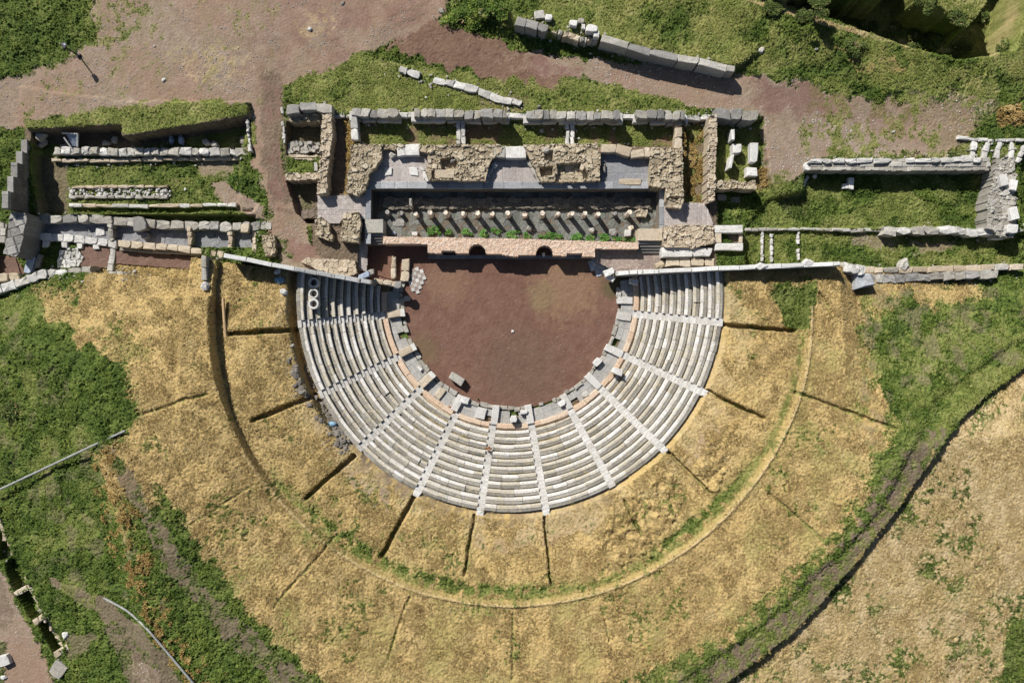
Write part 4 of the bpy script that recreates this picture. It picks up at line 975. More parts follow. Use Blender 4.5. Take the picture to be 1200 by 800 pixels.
for u, h, lb in zip(cols, hts, CL):
    r_ = .27 if h > 1.5 else .24; p = W(u, 249.5, h); n = 14
    root = thing('column_stub', lb, 'column', (p[0], p[1] + random.uniform(-.05, .05), 0), 'column stubs standing in the pool')
    px, py = WL[root.name][:2]
    V = []; F = []
    lx, ly = random.uniform(-.12, .12), random.uniform(-.12, .12); h *= random.uniform(.8, 1.08); r_ *= random.uniform(.88, 1.12)
    for k in range(5):
        zz = .12 + (h - .12) * k / 4; rr = r_ * (1 - .05 * k / 4)
        for i in range(n):
            q = rr * (1 + .05 * (i % 2)) * random.uniform(.96, 1.04); V.append((px + lx * k / 4 + q * math.cos(2 * math.pi * i / n), py + ly * k / 4 + q * math.sin(2 * math.pi * i / n), zz + (random.uniform(-.14, .08) if k == 4 else 0)))
    for k in range(4):
        for i in range(n): F.append((k * n + i, k * n + (i + 1) % n, (k + 1) * n + (i + 1) % n, (k + 1) * n + i))
    F.append(tuple(4 * n + i for i in range(n)))
    mb = MB(); mb.add(V, F, random.uniform(.4, .95)); mb.build('shaft', M['column'] if h > 1.5 else M['grey'], root)
    mb = MB(); v, f = stone_geo(px, py, 0, .15, .75, .75, 0, .03, .03); mb.add(v, f, .4); mb.build('base', M['poolwall'], root)
loose('post', 'pale square upright post in the shaded left part of the pool', 'post', 481, 237, .35, .9, 1.6, 0, 'lime', .05)
loose('fallen_drum', 'pale broken drum on the pool floor right of centre, lower row', 'stone', 620, 267, .7, .75, .8, 0, 'lime', .05, kind='rock')
loose('fallen_drum', 'oval pale drum standing on the right part of the pool floor', 'stone', 694, 269, .65, .85, .8, 0, 'lime', .05, kind='rock')
loose('fallen_drum', 'dark round capital on the pool floor near the right plants', 'stone', 718, 272, 1.0, .9, .5, 0, 'grey', .05, kind='rock')
loose('fallen_block', 'white square block with a hole near the right end of the pool', 'stone block', 736, 273, .7, .75, .7, 0, 'fallen', .05)
loose('fallen_block', 'pale pointed stone leaning behind the white square block in the pool', 'stone', 740, 267, .6, .8, .6, 0, 'column', .05, kind='rock')
loose('fallen_block', 'white carved stone in the shaded lower left of the pool', 'stone block', 486, 274, .7, .5, .6, 0, 'fallen', .05)
loose('fallen_block', 'dull round stone beside the brick stage wall at the pool left corner', 'stone', 461, 273, .5, .5, .4, 0, 'bluegrey', .05, kind='rock')
loose('grating', 'grey slatted slab lying on the dark pool floor at left', 'stone slab', 467, 261, 1.4, .8, .12, R(3), 'grey', .05)
massthing('tan_heap', 'yellowish tan rubble heap at the right end of the column row', 'rubble', [(744, 248), (750, 244), (760, 246), (757, 254), (746, 253)], .7, 0, M['tan2'], pat=('vor', .4), relief=.15, ragged=.2)
# platforms and steps at both ends of the stage
for (u0, u1, v0, v1, vs, lab) in ((428, 449, 257, 273, 286, 'pale stone platform with grey steps at the left end of the stage wall'), (748, 776, 268, 282, 296, 'pale stone platform with grey steps at the right end of the stage wall')):
    z = 2.2; a = W(u0, v0, z); b_ = W(u1, v1, z); c = W(u1, vs, 1.4)
    root = thing('stage_platform', lab, 'platform', (a[0], b_[1], 0))
    mb = MB(); v, f = stone_geo((a[0] + b_[0]) / 2, (a[1] + b_[1]) / 2, 0, z, b_[0] - a[0], a[1] - b_[1], 0, .02, .03); mb.add(v, f, .7); mb.build('platform_slab', M['tan2'] if u0 > 600 else M['lime'], root)
    for s in range(4):
        y0 = b_[1] - (b_[1] - c[1]) * s / 4; y1 = b_[1] - (b_[1] - c[1]) * (s + 1) / 4
        mb = MB(); boxstone(mb, a[0], b_[0], y1 + .004, y0, 0, z - .22 * (s + 1) - .1); mb.build('step', M['grey'], root)
# brick stage wall with niches
def circ(u, v, r, a0, a1, n=12): return [(u + r * math.cos(R(a0 + (a1 - a0) * i / n)), v + r * math.sin(R(a0 + (a1 - a0) * i / n))) for i in range(n + 1)]
st = [(449, 277), (600, 279.5), (748, 284), (748, 292), (697, 291.5), (697, 301), (682, 300.5), (682, 297), (664, 297), (664, 300)]
st += [(648.5, 299)] + circ(638, 297.5, 10, 0, -180) + [(627.5, 298.5), (607, 298.5), (607, 301), (588, 298.5), (588, 297.5), (570, 297.5), (569.5, 296.5)] + circ(559, 296, 10, 0, -180) + [(548.5, 297), (534, 297), (534, 294), (517, 293.5), (517, 297), (501, 296), (501, 286), (449, 285.5)]
massthing('stage_wall', 'long pink brick stage wall with two round niches facing the orchestra', 'wall', st, 2.0, -.1, M['brick'], pat=('vor', .22), relief=.03, groove=.02, rough=.02, ragged=.02, step=.06)
mb = MB(); bx = W(600, 300, .4); xa = W(502, 300, .4)[0]; xb = W(697, 300, .4)[0]
x = xa
while x < xb:
    L = random.uniform(.8, 1.4); x1 = min(x + L, xb); boxstone(mb, x, x1 - .02, bx[1] - .28 + .0, bx[1] + .12, -.1, .38 + random.uniform(-.03, .03)); x = x1
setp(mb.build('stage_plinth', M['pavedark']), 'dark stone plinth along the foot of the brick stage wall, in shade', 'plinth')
loose('niche_stone', 'white carved stone standing in the right round niche', 'statue base', 637.5, 297, .42, .55, 1.5, 0, 'fallen', 0, kind='rock')
# pavements and masonry round the stage
floor_('pavement', [(372, 229), (430, 229), (430, 256), (400, 258), (398, 262), (372, 262)], 2.05, M['pave'])
floor_('pavement', [(374, 282), (430, 282), (430, 318), (374, 306)], 1.3, M['pave'])
floor_('pavement', [(774, 238), (826, 238), (836, 262), (834, 268), (776, 268)], 2.05, M['pave'], pat=('slab', .55, 2.2))
M['pave2'] = stone('brown_pavement', [(.17, .13, .115), (.23, .18, .16), (.28, .22, .195), (.36, .30, .26)], stain_amt=.35, lichen=(.46, .38, .30), lich_amt=.5)
floor_('pavement', [(697, 292), (775, 293), (778, 318), (722, 318), (697, 306)], .95, M['pave2'], pat=('slab', 1.6, 1.2))
def checker(name, label, poly, z, seed):
    P = WP(poly, z); x0, y0 = P.min(0); x1, y1 = P.max(0); mbs = MB(); s = .42; c, sn = math.cos(.35), math.sin(.35); cx, cy = (x0 + x1) / 2, (y0 + y1) / 2
    for i in range(-8, 9):
        for j in range(-8, 9):
            px = cx + (i * c - j * sn) * s; py = cy + (i * sn + j * c) * s
            if pip(np.array([px]), np.array([py]), P)[0]:
                h = s / 2 - .006; V = []
                for zz in (z - .1, z + random.uniform(-.004, .004)):
                    for (a, b) in ((-h, -h), (h, -h), (h, h), (-h, h)): V.append((px + a * c - b * sn, py + a * sn + b * c, zz))
                mbs.add(V, [(4, 5, 6, 7), (0, 1, 5, 4), (1, 2, 6, 5), (2, 3, 7, 6), (3, 0, 4, 7)], None, (i + j) % 2)
    return setp(mbs.build(name, [M['white'], M['pave2'] if seed == 1 else M['bluegrey']]), label, 'mosaic floor')
M['pave2'] = M.get('pave2') or M['pavedark']
checker('mosaic_floor', 'checkered marble floor fragment in sun at the left end of the orchestra', [(484, 311), (493, 316), (498, 324), (495, 336), (488, 346), (481, 338), (480, 322)], .13, 1)
checker('mosaic_floor', 'checkered marble floor fragment in shade at the right end of the stage wall', [(690, 305), (703, 300), (714, 306), (712, 316), (704, 325), (692, 314)], .12, 2)
blockwall('door_jamb', 'narrow tan wall, left one of the pair in the left parodos', 'wall', [(461, 300), (461, 326)], .7, -.1, .55, (1.0, 1.6), 'tan2', hj=.03)
blockwall('door_jamb', 'broad tan wall, right one of the pair next to the checkered floor', 'wall', [(475, 303), (474, 330)], .6, -.1, .95, (1.2, 2.0), 'tan2', hj=.03)
T = dict(pat=('mixed', .40), relief=.12, groove=.10, rough=.03, ragged=.2)
massthing('rubble_wall', 'tan rubble block with loose dark stones, left of the stage, beside the dirt road', 'wall', [(369, 258), (376, 254), (385, 262), (386, 272), (390, 276), (389, 283), (369, 276)], 2.7, .6, M['tan'], **dict(T, ragged=.08))
massthing('rubble_wall', 'low brown earth filled gap between two rubble blocks at the left stage end', 'wall', R4(384, 400, 257, 276), 1.75, .5, M['soil'], **T)
massthing('rubble_wall', 'squared tan rubble block beside the left stage platform', 'wall', [(402, 250), (420, 248), (423, 262), (420, 284), (398, 282), (400, 268)], 2.9, .6, M['tan'], **dict(T, ragged=.06))
massthing('rubble_wall', 'long tan rubble footing against the left side wall', 'wall', [(352, 306), (360, 302), (416, 305), (418, 320), (404, 324), (372, 316)], 2.2, .6, M['tan2'], pat=('vor', .6), relief=.08)
massthing('rubble_wall', 'broad pinkish tan rubble platform above the right side wall', 'wall', [(778, 265), (800, 263), (836, 264), (838, 284), (812, 291), (778, 289)], 2.8, .5, M['tan2'], pat=('mixed', .45), relief=.12, groove=.11)
blockwall('lintel', 'long white fallen lintel block above the right side wall', 'stone block', [(776, 295.5), (835, 296)], 2.5, 1.1, 1.05, (1.9, 3.6), 'white', hj=.04, part='lintel_piece')
blockwall('low_wall', 'low course of brown squared blocks between the lintel and the right side wall', 'wall', [(781, 307), (838, 307)], 2.05, .6, 1.0, (.8, 1.9), 'tan2', hj=.06)
loose('fallen_block', 'jagged tan stones left of the low brown course at the right side wall', 'stone', 775, 310, 1.3, 1.0, .8, .3, 'tan2', .9, kind='rock')
# trough
root = thing('stone_trough', 'open stone trough with white rim and hollow brown inside, right of the stage', 'trough', (*W(855, 279, 1), .5))
for (u0, u1, v0, v1, zt, mt) in ((838, 871, 264, 273, 2.5, 'white'), (838, 871, 285, 293.5, 2.5, 'white'), (838, 845.5, 273.3, 284.7, 2.45, 'tan2'), (866.5, 870.5, 273.3, 284.7, 2.1, 'tan2')):
    a = W(u0, v0, zt); b_ = W(u1, v1, zt); mb = MB(); v, f = stone_geo((a[0] + b_[0]) / 2, (a[1] + b_[1]) / 2, .4, zt, b_[0] - a[0], a[1] - b_[1], 0, .03, .05); mb.add(v, f, .8); mb.build('trough_side', M[mt], root)
a = W(844, 272, 1.5); b_ = W(868, 286, 1.5); mb = MB(); v, f = stone_geo((a[0] + b_[0]) / 2, (a[1] + b_[1]) / 2, .4, 1.6, b_[0] - a[0], a[1] - b_[1], 0, .02); mb.add(v, f, .1); mb.build('trough_bottom', M['soil'], root)

# rubble cores of the stage building, north of the pool
massthing('rubble_wall', 'irregular tan rubble wall left of the pink niche floor', 'wall', [(411, 170), (446, 168), (446, 188), (441, 197), (432, 205), (427, 224), (420, 229), (405, 227), (407, 210), (410, 195)], 3.0, .8, M['tan'], **T)
massthing('rubble_wall', 'thin tan rubble strip above the left niche floor', 'wall', [(446, 168), (474, 169), (474, 175), (446, 176)], 2.7, 1.5, M['tan'], **T)
floor_('niche_floor', [(445, 174), (504, 174), (504, 214), (430, 214), (432, 205), (445, 190)], 2.0, M['pave'], pat=('slab', 1.8, 1.4))
blockwall('slab_row', 'white slabs closing the back of the left niche', 'stone slab', [(465, 176), (492, 175)], 2.7, 1.6, 1.3, (.9, 1.5), 'white', hj=.06)
loose('floor_slab', 'white square slab on the left niche floor, shaded left one', 'stone slab', 455, 201, .85, .9, .12, 0, 'fallen', 2.03)
loose('floor_slab', 'white square slab on the left niche floor, sunlit right one', 'stone slab', 485, 201, .95, .95, .12, 0, 'fallen', 2.03)
loose('floor_slab', 'small white stone at the back left corner of the left niche', 'stone', 459, 181, .9, .7, .6, 0, 'lime', 2.03, kind='rock')
massthing('rubble_wall', 'large tan rubble mass with a dark pit between the left and middle niches', 'wall', [(491, 170), (585, 169), (590, 172), (588, 180), (578, 186), (572, 196), (569, 212), (510, 211), (503, 212), (500, 200), (501, 180), (492, 177)], 3.0, 1.2, M['tan'], holes=[([(516, 186), (532, 184), (536, 190), (533, 197), (518, 199)], 2.1), ([(506, 200), (518, 199), (512, 208), (506, 208)], 2.5)], pat=('mixed', .42), relief=.14, groove=.10, rough=.03, ragged=.15)
loose('fallen_block', 'grey stone lodged in the dark pit of the large tan rubble mass', 'stone', 531, 187, .9, .6, .7, .4, 'grey', 2.3, kind='rock')
loose('fallen_block', 'dark brown stone on the left part of the large tan rubble mass', 'stone', 504, 177, .8, .7, .6, 0, 'tan', 2.8, kind='rock')
loose('fallen_block', 'flat pale tan slab at the lower edge of the large tan rubble mass', 'stone slab', 521, 204, 2.2, .9, .25, 0, 'tan2', 2.85)
fl = [(580, 184), (620, 184)] + [(622, 188), (628, 196), (634, 214)] + [(568, 214), (570, 204), (573, 194)]
floor_('niche_floor', fl, 2.0, M['pave'], pat=('slab', .8, 1.8))
blockwall('slab_row', 'grey white slabs closing the back of the middle rounded niche', 'stone slab', [(578, 178), (617, 179)], 2.9, 1.6, 1.35, (1.2, 2.1), ('lime', 'white', 'grey'), hj=.06)
blockwall('curved_ledge', 'dark blue grey curved ledge on the left side of the middle niche', 'wall', [(582, 190), (575, 197), (571, 205), (570, 214)], 2.45, 1.8, .55, (.6, .9), 'capblue', hj=.02)
blockwall('curved_ledge', 'pale slanting ledge on the right side of the middle niche', 'wall', [(618, 188), (626, 200), (633, 213)], 2.4, 1.8, .45, (.7, 1.1), 'lime', hj=.03)
blockwall('curved_ledge', 'pale slanting ledge on the right side of the left niche', 'wall', [(492, 196), (498, 204), (501, 213)], 2.35, 1.8, .35, (.6, 1.0), 'white', hj=.03)
massthing('rubble_wall', 'tan rubble mass with dark square sockets between the middle and right niches', 'wall', [(613, 170), (700, 168), (704, 180), (703, 212), (634, 213), (628, 200), (620, 186)], 3.05, 1.2, M['tan'], holes=[([(632, 196), (648, 194), (648, 205), (634, 206)], 2.1), ([(637, 178), (648, 176), (648, 187), (640, 188)], 2.4), ([(652, 192), (681, 190), (690, 204), (690, 210), (655, 210)], 2.2), ([(651, 204), (684, 203), (684, 212), (651, 212)], 2.45)], pat=('mixed', .42), relief=.13, groove=.10, rough=.03, ragged=.12)
blockwall('curved_ledge', 'broken brown arch stub in the right tan rubble mass', 'wall', [(682, 200), (684, 192), (692, 188), (700, 188)], 2.9, 2.0, .5, (.5, .8), 'tan2')
loose('fallen_block', 'pale square stone stuck in the top of the right tan rubble mass', 'stone', 641, 175, .9, .9, .5, 0, 'lime', 2.9, kind='rock')
floor_('niche_floor', R4(704, 763, 180, 218), 2.0, M['pavedark'], pat=('slab', 1.9, 1.2))
blockwall('slab_row', 'white slab with brown rubble ends closing the back of the right niche', 'stone slab', [(705, 174), (723, 174), (744, 180), (762, 178)], 3.0, 1.6, 1.0, (.9, 1.7), ('tan2', 'white', 'tan2'), hj=.1)
loose('floor_slab', 'narrow bluish slab upright on the shaded right niche floor', 'stone slab', 708, 197, .35, 1.0, .4, 0, 'lime', 2.03)
loose('floor_slab', 'pale tan slab on the sunlit corner of the right niche floor', 'stone slab', 738, 213, 2.6, .7, .16, R(-3), 'tan2', 2.03)
massthing('rubble_wall', 'tall cracked tan rubble pier at the right end of the pool', 'wall', [(762, 174), (800, 172), (801, 238), (798, 245), (782, 243), (780, 220), (762, 217)], 3.2, .8, M['tan'], pat=('mixed', .55), relief=.15, groove=.14, ragged=.14, holes=[([(787, 230), (795, 230), (795, 234), (787, 234)], 2.7)])
blockwall('pillar_row', 'short pillar of tan and white blocks at the right end of the grass court', 'wall', [(795.5, 139), (795, 174)], 2.7, 1.2, .8, (.8, 1.3), ('tan2', 'white'), hj=.12)

# back wall of the stage building (large blocks on a pale footing)
def backwall(label, pts, hs, seed):
    random.seed(seed)
    root = thing('back_wall', label, 'wall', (*W(*pts[0], 2), 1.3), 'lengths of the back wall of the stage building')
    blockwall('', '', '', [(pts[0][0] - 3, pts[0][1] + 5), (pts[-1][0] + 3, pts[-1][1] + 5)], 2.05, 1.3, 1.15, (1.3, 2.2), 'white', hj=.03, part='footing', parts=False, parent=root)
    blockwall('', '', '', pts, 0, 1.9, .95, (.7, 1.35), ('grey', 'lime', 'lime'), hj=.14, jit=.07, zfun=lambda t: float(np.interp(t, *hs)), parent=root)
    return root
backwall('back wall length of grey blocks at the left end of the grass court', [(412, 131), (467, 132)], ([0, .6, .8, 1], [2.9, 2.9, 3.4, 3.7]), 21)
backwall('back wall length of grey blocks over the left half of the grass court', [(485, 132), (594, 133)], ([0, .7, .8, 1], [2.9, 3.0, 3.8, 3.9]), 22)
backwall('back wall length of grey and tan blocks over the right half of the grass court', [(616, 134), (727, 134)], ([0, .75, .85, 1], [2.9, 3.0, 3.6, 3.8]), 23)
backwall('back wall length of long pale blocks at the right end of the grass court', [(745, 134), (803, 135)], ([0, 1], [3.2, 3.1]), 24)
random.seed(99)
blockwall('footing', 'pale low footing in the gap left of the grass court', 'wall', [(370, 135), (412, 136)], 1.95, 1.2, .45, (1.4, 2.2), 'white', hj=.02)
blockwall('footing', 'pale low footing closing the top of the orange corridor', 'wall', [(803, 137), (834, 138)], 1.95, 1.0, .6, (1.2, 2.0), 'white', hj=.02)
for (a, b_, lab) in (((467, 134), (485, 135), 'pale low footing in the left gap of the back wall'), ((594, 135), (616, 136), 'pale low footing in the middle gap of the back wall'), ((727, 136), (745, 137), 'pale low footing in the right gap of the back wall')):
    blockwall('footing', lab, 'wall', [a, b_], 1.98, 1.3, .55, (1.0, 1.8), 'white', hj=.02)
blockwall('rough_wall', 'thick grey lintel wall heading the small left room', 'wall', [(335, 128), (362, 125), (389, 127)], 3.3, .6, 1.0, (1.0, 1.9), ('lime', 'grey'), hj=.12, jit=.1)
massthing('rubble_wall', 'brown rubble backing under the grey lintel of the small left room', 'wall', R4(338, 375, 134, 142), 2.4, .3, M['tan'], **T)
massthing('rubble_wall', 'long narrow tan rubble wall left of the yellow grass corridor', 'wall', [(377, 134), (388, 132), (389, 160), (384, 200), (383, 228), (371, 228), (374, 190), (376, 160)], 3.2, .4, M['tan2'], pat=('mixed', .45), relief=.13, groove=.12)
blockwall('low_wall', 'pair of white grey blocks left of the grass court', 'wall', [(415, 136), (416, 164)], 2.7, 1.2, .75, (1.1, 1.6), 'white', hj=.1)
massthing('rubble_wall', 'pale rubble strip with white stones across the small left room', 'wall', R4(337, 374, 166, 179), 1.5, .2, M['lime'], pat=('vor', .5), relief=.25, groove=.1)
massthing('rubble_wall', 'smooth tan strip wall across the small left room above its grass', 'wall', R4(338, 373, 181.5, 187), 1.9, .2, M['tan2'], pat=('slab', 1.2, .6), relief=.04)
massthing('rubble_wall', 'tan rubble cross wall below the grass of the small left room', 'wall', R4(334, 379, 203, 211), 2.5, .2, M['tan2'], pat=('vor', .5), relief=.1)
blockwall('kerb', 'dotted white kerb stones between the dirt road and the small left room', 'kerb', [(330, 126), (332, 150), (333, 172)], 1.95, 1.2, .28, (.4, .9), 'white', hj=.1, skip=.2)
loose('fallen_block', 'small white block at the right end of the small grass cell', 'stone block', 370, 195, .4, 1.0, .4, 0, 'white', 1.7)
massthing('earth_bank', 'brown cut earth bank with dry grass below the small left room', 'bank', [(353, 246), (372, 245), (373, 255), (354, 256)], 1.7, .2, M['soil'], pat=('vor', .8), relief=.05)
# courts' cross paths
for (u, lab) in ((540, 'white slab path across the left half of the grass court'), (668, 'white slab path across the right half of the grass court')):
    root = thing('slab_path', lab, 'path', (*W(u, 156, 1.8), 1.8))
    for du in (-2.8, 2.8):
        blockwall('', '', '', [(u + du, 142), (u + du, 169)], 2.0, 1.6, .45, (.6, 1.1), 'white', hj=.04, wj=.06, parent=root)
loose('fallen_block', 'small white stone on the grass court right of the left slab path', 'stone', 635, 153, .55, .5, .35, .5, 'fallen', kind='rock')
loose('bollard', 'small dark round post standing just behind the back wall', 'post', 632, 124, .4, .45, .7, 0, 'grey', rnd=0.0, kind='rock')
# right room
blockwall('rough_wall', 'thick grey wall heading the right room with sculpture blocks', 'wall', [(838, 132), (862, 134), (889, 136)], 3.3, .8, 1.15, (1.1, 2.0), ('lime', 'white', 'grey'), hj=.1, jit=.08)
massthing('rubble_wall', 'long narrow tan rubble wall right of the orange corridor', 'wall', [(831, 136), (840, 134), (840, 170), (838, 215), (838, 235), (828, 238), (829, 200)], 3.1, .7, M['tan2'], pat=('mixed', .45), relief=.13, groove=.12)
massthing('rubble_wall', 'tan rubble wall closing the bottom of the right room', 'wall', [(838, 212), (885, 212), (886, 222), (868, 221), (838, 222)], 2.8, .7, M['tan'], **T)
for (u, v, L, Wd, h, rot, lab) in ((859, 158, .38, 1.2, 1.7, 0, 'narrow white upright slab, top left in the right room'), (864, 174, .95, 1.05, 1.2, 0, 'white square block in the middle of the right room'), (857.5, 189, .4, 1.7, 1.5, R(-10), 'slender white slanting slab, lower left in the right room'),
                                 (884, 179, .9, 2.2, 1.0, 0, 'long white block at the right side of the right room'), (881.5, 201, 1.25, 1.0, 1.0, 0, 'white cube block at the bottom right of the right room')):
    loose('sculpture_block', lab, 'stone block', u, v, L, Wd, h, rot, 'fallen', .9)
for (u, v, lab) in ((846, 231, 'grey slab in the shadow below the right room, left one'), (862, 234, 'grey slabs in the shadow below the right room, right one')):
    loose('floor_slab', lab, 'stone slab', u, v, 1.1, .7, .25, 0, 'lime')

# ------------------------------------------------------------------ east side
root = thing('retaining_wall', 'long pale retaining wall with a deep shadow at the right', 'wall', (*W(945, 192, 2.4), .3))
m_ = mass('wall_body', [(950, 187), (1060, 186), (1160, 185), (1160, 199), (1050, 200), (950, 199)], 2.5, .2, M['lime'], pat=('slab', 1.6, .55), relief=.09, groove=.06, ragged=.12, parent=root)
blockwall('', '', '', [(948, 189), (1150, 187)], 2.75, 2.2, .5, (1.0, 2.0), 'white', hj=.06, jit=.08, skip=.15, parent=root)
loose('fallen_block', 'white end block at the left tip of the long pale retaining wall', 'stone block', 947, 195, .7, .9, .8, 0, 'fallen', 1.5)
loose('fallen_block', 'thin white shaft lying in the grass left of the retaining wall shadow', 'stone block', 944.5, 212, .35, 1.4, .3, R(-28), 'fallen')
loose('fallen_block', 'small white stone in the shadow near the left tip of the retaining wall', 'stone', 956, 206, .5, .5, .4, 0, 'fallen', kind='rock')
loose('fallen_block', 'upright bluish white slab standing in the retaining wall shadow', 'stone block', 998, 215, .6, 1.4, .9, R(-4), 'fallen')
loose('fallen_block', 'low white block attached left of the upright slab in the shadow', 'stone block', 991, 218, .65, .6, .5, 0, 'fallen')
massthing('corner_wall', 'broad white corner wall of tumbled blocks at the right edge', 'wall', [(1168, 186), (1190, 185), (1192, 275), (1186, 279), (1176, 277), (1156, 268), (1158, 228), (1163, 212)], 2.5, .3, M['lime'], pat=('mixed', .6), relief=.12, groove=.14, ragged=.25, step=.08)
for (u, v, L, Wd, lab) in ((1189, 250, .9, 1.4, 'grey white block at the lower right of the corner wall'), (1187, 268, 1.3, 1.1, 'tilted white block at the foot of the corner wall'), (1177, 211, .9, 1.3, 'pinkish white block on the upper part of the corner wall'), (1189, 217, .7, 1.2, 'white block at the upper right edge of the corner wall'), (1196, 267, 1.2, .8, 'white block beyond the corner wall at the picture edge')):
    loose('fallen_block', lab, 'stone block', u, v, L, Wd, .6, R(random.uniform(-15, 15)), 'fallen', 2.4 if u < 1190 else 1.0)
blockwall('footing', 'white footing line at the top of the ladder shaped walls, upper right', 'wall', [(1122, 161), (1150, 164), (1210, 164)], 2.1, 1.2, .4, (.8, 1.4), 'white', hj=.06)
for (a, b_, lab) in (((1143, 166), (1140, 186), 'first rung of the ladder shaped footing from the left'), ((1158, 166), (1153, 186), 'second rung of the ladder shaped footing from the left'), ((1172, 166), (1168, 186), 'third rung of the ladder shaped footing from the left'), ((1187, 166), (1185, 188), 'fourth rung of the ladder shaped footing from the left'), ((1203, 170), (1192, 190), 'last slanting rung of the ladder shaped footing at the edge')):
    blockwall('footing', 'white ' + lab, 'wall', [a, b_], 2.1, 1.2, .55, (.7, 1.2), 'white', hj=.08, group='rungs of the ladder shaped footing')
loose('fallen_block', 'flat white step left of the ladder shaped footing', 'stone block', 1134, 184, 1.2, .45, .3, 0, 'white')
blockwall('low_wall', 'thin white kerb line across the right grass from the trough', 'wall', [(873, 269), (940, 268), (1000, 270), (1036, 269)], 1.1, .3, .35, (.7, 1.5), ('white', 'lime'), hj=.05)
blockwall('rough_wall', 'row of larger white blocks continuing the kerb to the corner wall', 'wall', [(1036, 270), (1060, 271), (1110, 269), (1150, 272), (1178, 275)], 1.9, .3, .85, (1.0, 2.0), ('white', 'lime'), hj=.1, jit=.12, wj=.12)
for (u, a, b_, lab) in ((894, 271, 306, 'left short white cross kerb in the right grass'), (905, 274, 307, 'middle broken white cross kerb in the right grass'), (936, 271, 305, 'right white cross kerb in the right grass')):
    blockwall('kerb', lab, 'kerb', [(u, a), (u, b_)], .95, .3, .28, (.3, .8), 'white', hj=.06, skip=.1)
for (u, lab) in ((855, 'short white stake in the dark gap below the trough, left one'), (870, 'short white stake in the dark gap below the trough, right one')):
    blockwall('kerb', lab, 'kerb', [(u, 296), (u, 309)], 1.0, .3, .25, (.4, .7), 'lime', hj=.05)

# ------------------------------------------------------------------ north: fragments of an outer wall
blockwall('rough_wall', 'slanting line of white footing stones in the grass behind the back wall', 'wall', [(468, 81), (497, 90), (560, 106), (582, 114), (611, 121)], 2.15, 1.4, .75, (.9, 1.7), 'white', hj=.06, gaps=((.22, .24),), jit=.08)
blockwall('rough_wall', 'grey slab wall at the top left of the fallen wall line', 'wall', [(605, 24), (642, 34)], 3.9, 1.5, .95, (1.1, 3.0), 'grey', hj=.04)
blockwall('rough_wall', 'tumbled small stones joining the two grey slab walls at the top', 'wall', [(646, 36), (662, 40), (680, 46), (700, 46)], 3.3, 1.5, .6, (.4, .8), ('tan2', 'lime'), hj=.12, jit=.1)
blockwall('rough_wall', 'long grey slab wall with a black shadow at the top', 'wall', [(705, 45), (748, 57), (800, 69), (862, 81)], 3.9, 1.2, .75, (1.6, 3.2), ('grey', 'lime'), hj=.08)
for (u, v, L, Wd, h, m2, lab) in ((632, 17, 1.2, .9, .4, 'lime', 'pinkish flat boulder above the grey slab wall'), (643.5, 20, .8, .65, .6, 'fallen', 'white block with a dark shadow above the grey slab wall'), (672, 27, .85, .65, .7, 'fallen', 'larger white block of the pair near the top wall gap'), (681, 24, .7, .5, .5, 'lime', 'grey block of the pair near the top wall gap'), (684, 31, .45, .55, .5, 'fallen', 'smallest very white block near the top wall gap'), (694, 33, 1.3, .8, 1.0, 'fallen', 'white leaning block at the gap of the long slab wall'), (699, 40, .6, .7, .8, 'fallen', 'white broken block just below the leaning one')):
    loose('fallen_block', lab, 'stone block', u, v, L, Wd, h, random.uniform(-.4, .4), m2, 3.2)

# ------------------------------------------------------------------ north west
root = thing('ashlar_wall', 'tall stepped grey ashlar wall at the left edge, rising towards the viewer', 'wall', (-55.8, 20, .2), None)
X1 = -55.3
def wallseg(y0, y1, zt, name='wall_step'):
    mb = MB(); z = .2; k = 0
    while z < zt - .05:
        h = min(.5, zt - z); y = y1 + (0 if k % 2 else -.0)
        while y < y0 - .05:
            L = random.uniform(.9, 1.5); ye = min(y + L, y0)
            if y0 - ye < .4: ye = y0
            v, f = stone_geo(X1 - .36, (y + ye) / 2, z, z + h - .012, .72 + random.uniform(-.04, .04), ye - y - .012, 0, .012, .03); mb.add(v, f, random.uniform(.1, .95), 1 if z + h > zt - .06 else 0); y = ye
        z += h; k += 1
    mb.build(name, [M['brownwall'], M['grey']], root)
for y0, y1, zt in ((23.9, 23.0, 1.7), (23.0, 21.45, 2.2), (21.45, 20.0, 3.0), (20.0, 18.3, 3.8), (18.3, 16.5, 4.4), (16.5, 14.6, 5.2)): wallseg(y0, y1, zt)
loose('fallen_block', 'white broken stones at the top of the stepped ashlar wall', 'stone', 43, 158, 1.3, 1.1, .9, .3, 'lime', .9, kind='rock')
loose('fallen_block', 'pale block between stepped wall and footing in the sunken room corner', 'stone', 46, 168, 1.2, .8, .6, .8, 'lime', .4, kind='rock')
blockwall('rough_wall', 'row of big white polygonal blocks along the top of the sunken left room', 'wall', [(62, 176), (150, 178), (290, 177.5)], 1.05, .2, .9, (.75, 1.35), ('white', 'lime'), hj=.08, jit=.1, cham=.1)
blockwall('kerb', 'thin pale kerb below the row of polygonal blocks', 'kerb', [(60, 188), (160, 187), (288, 185)], .55, .1, .42, (1.2, 2.6), 'tan2', hj=.02)
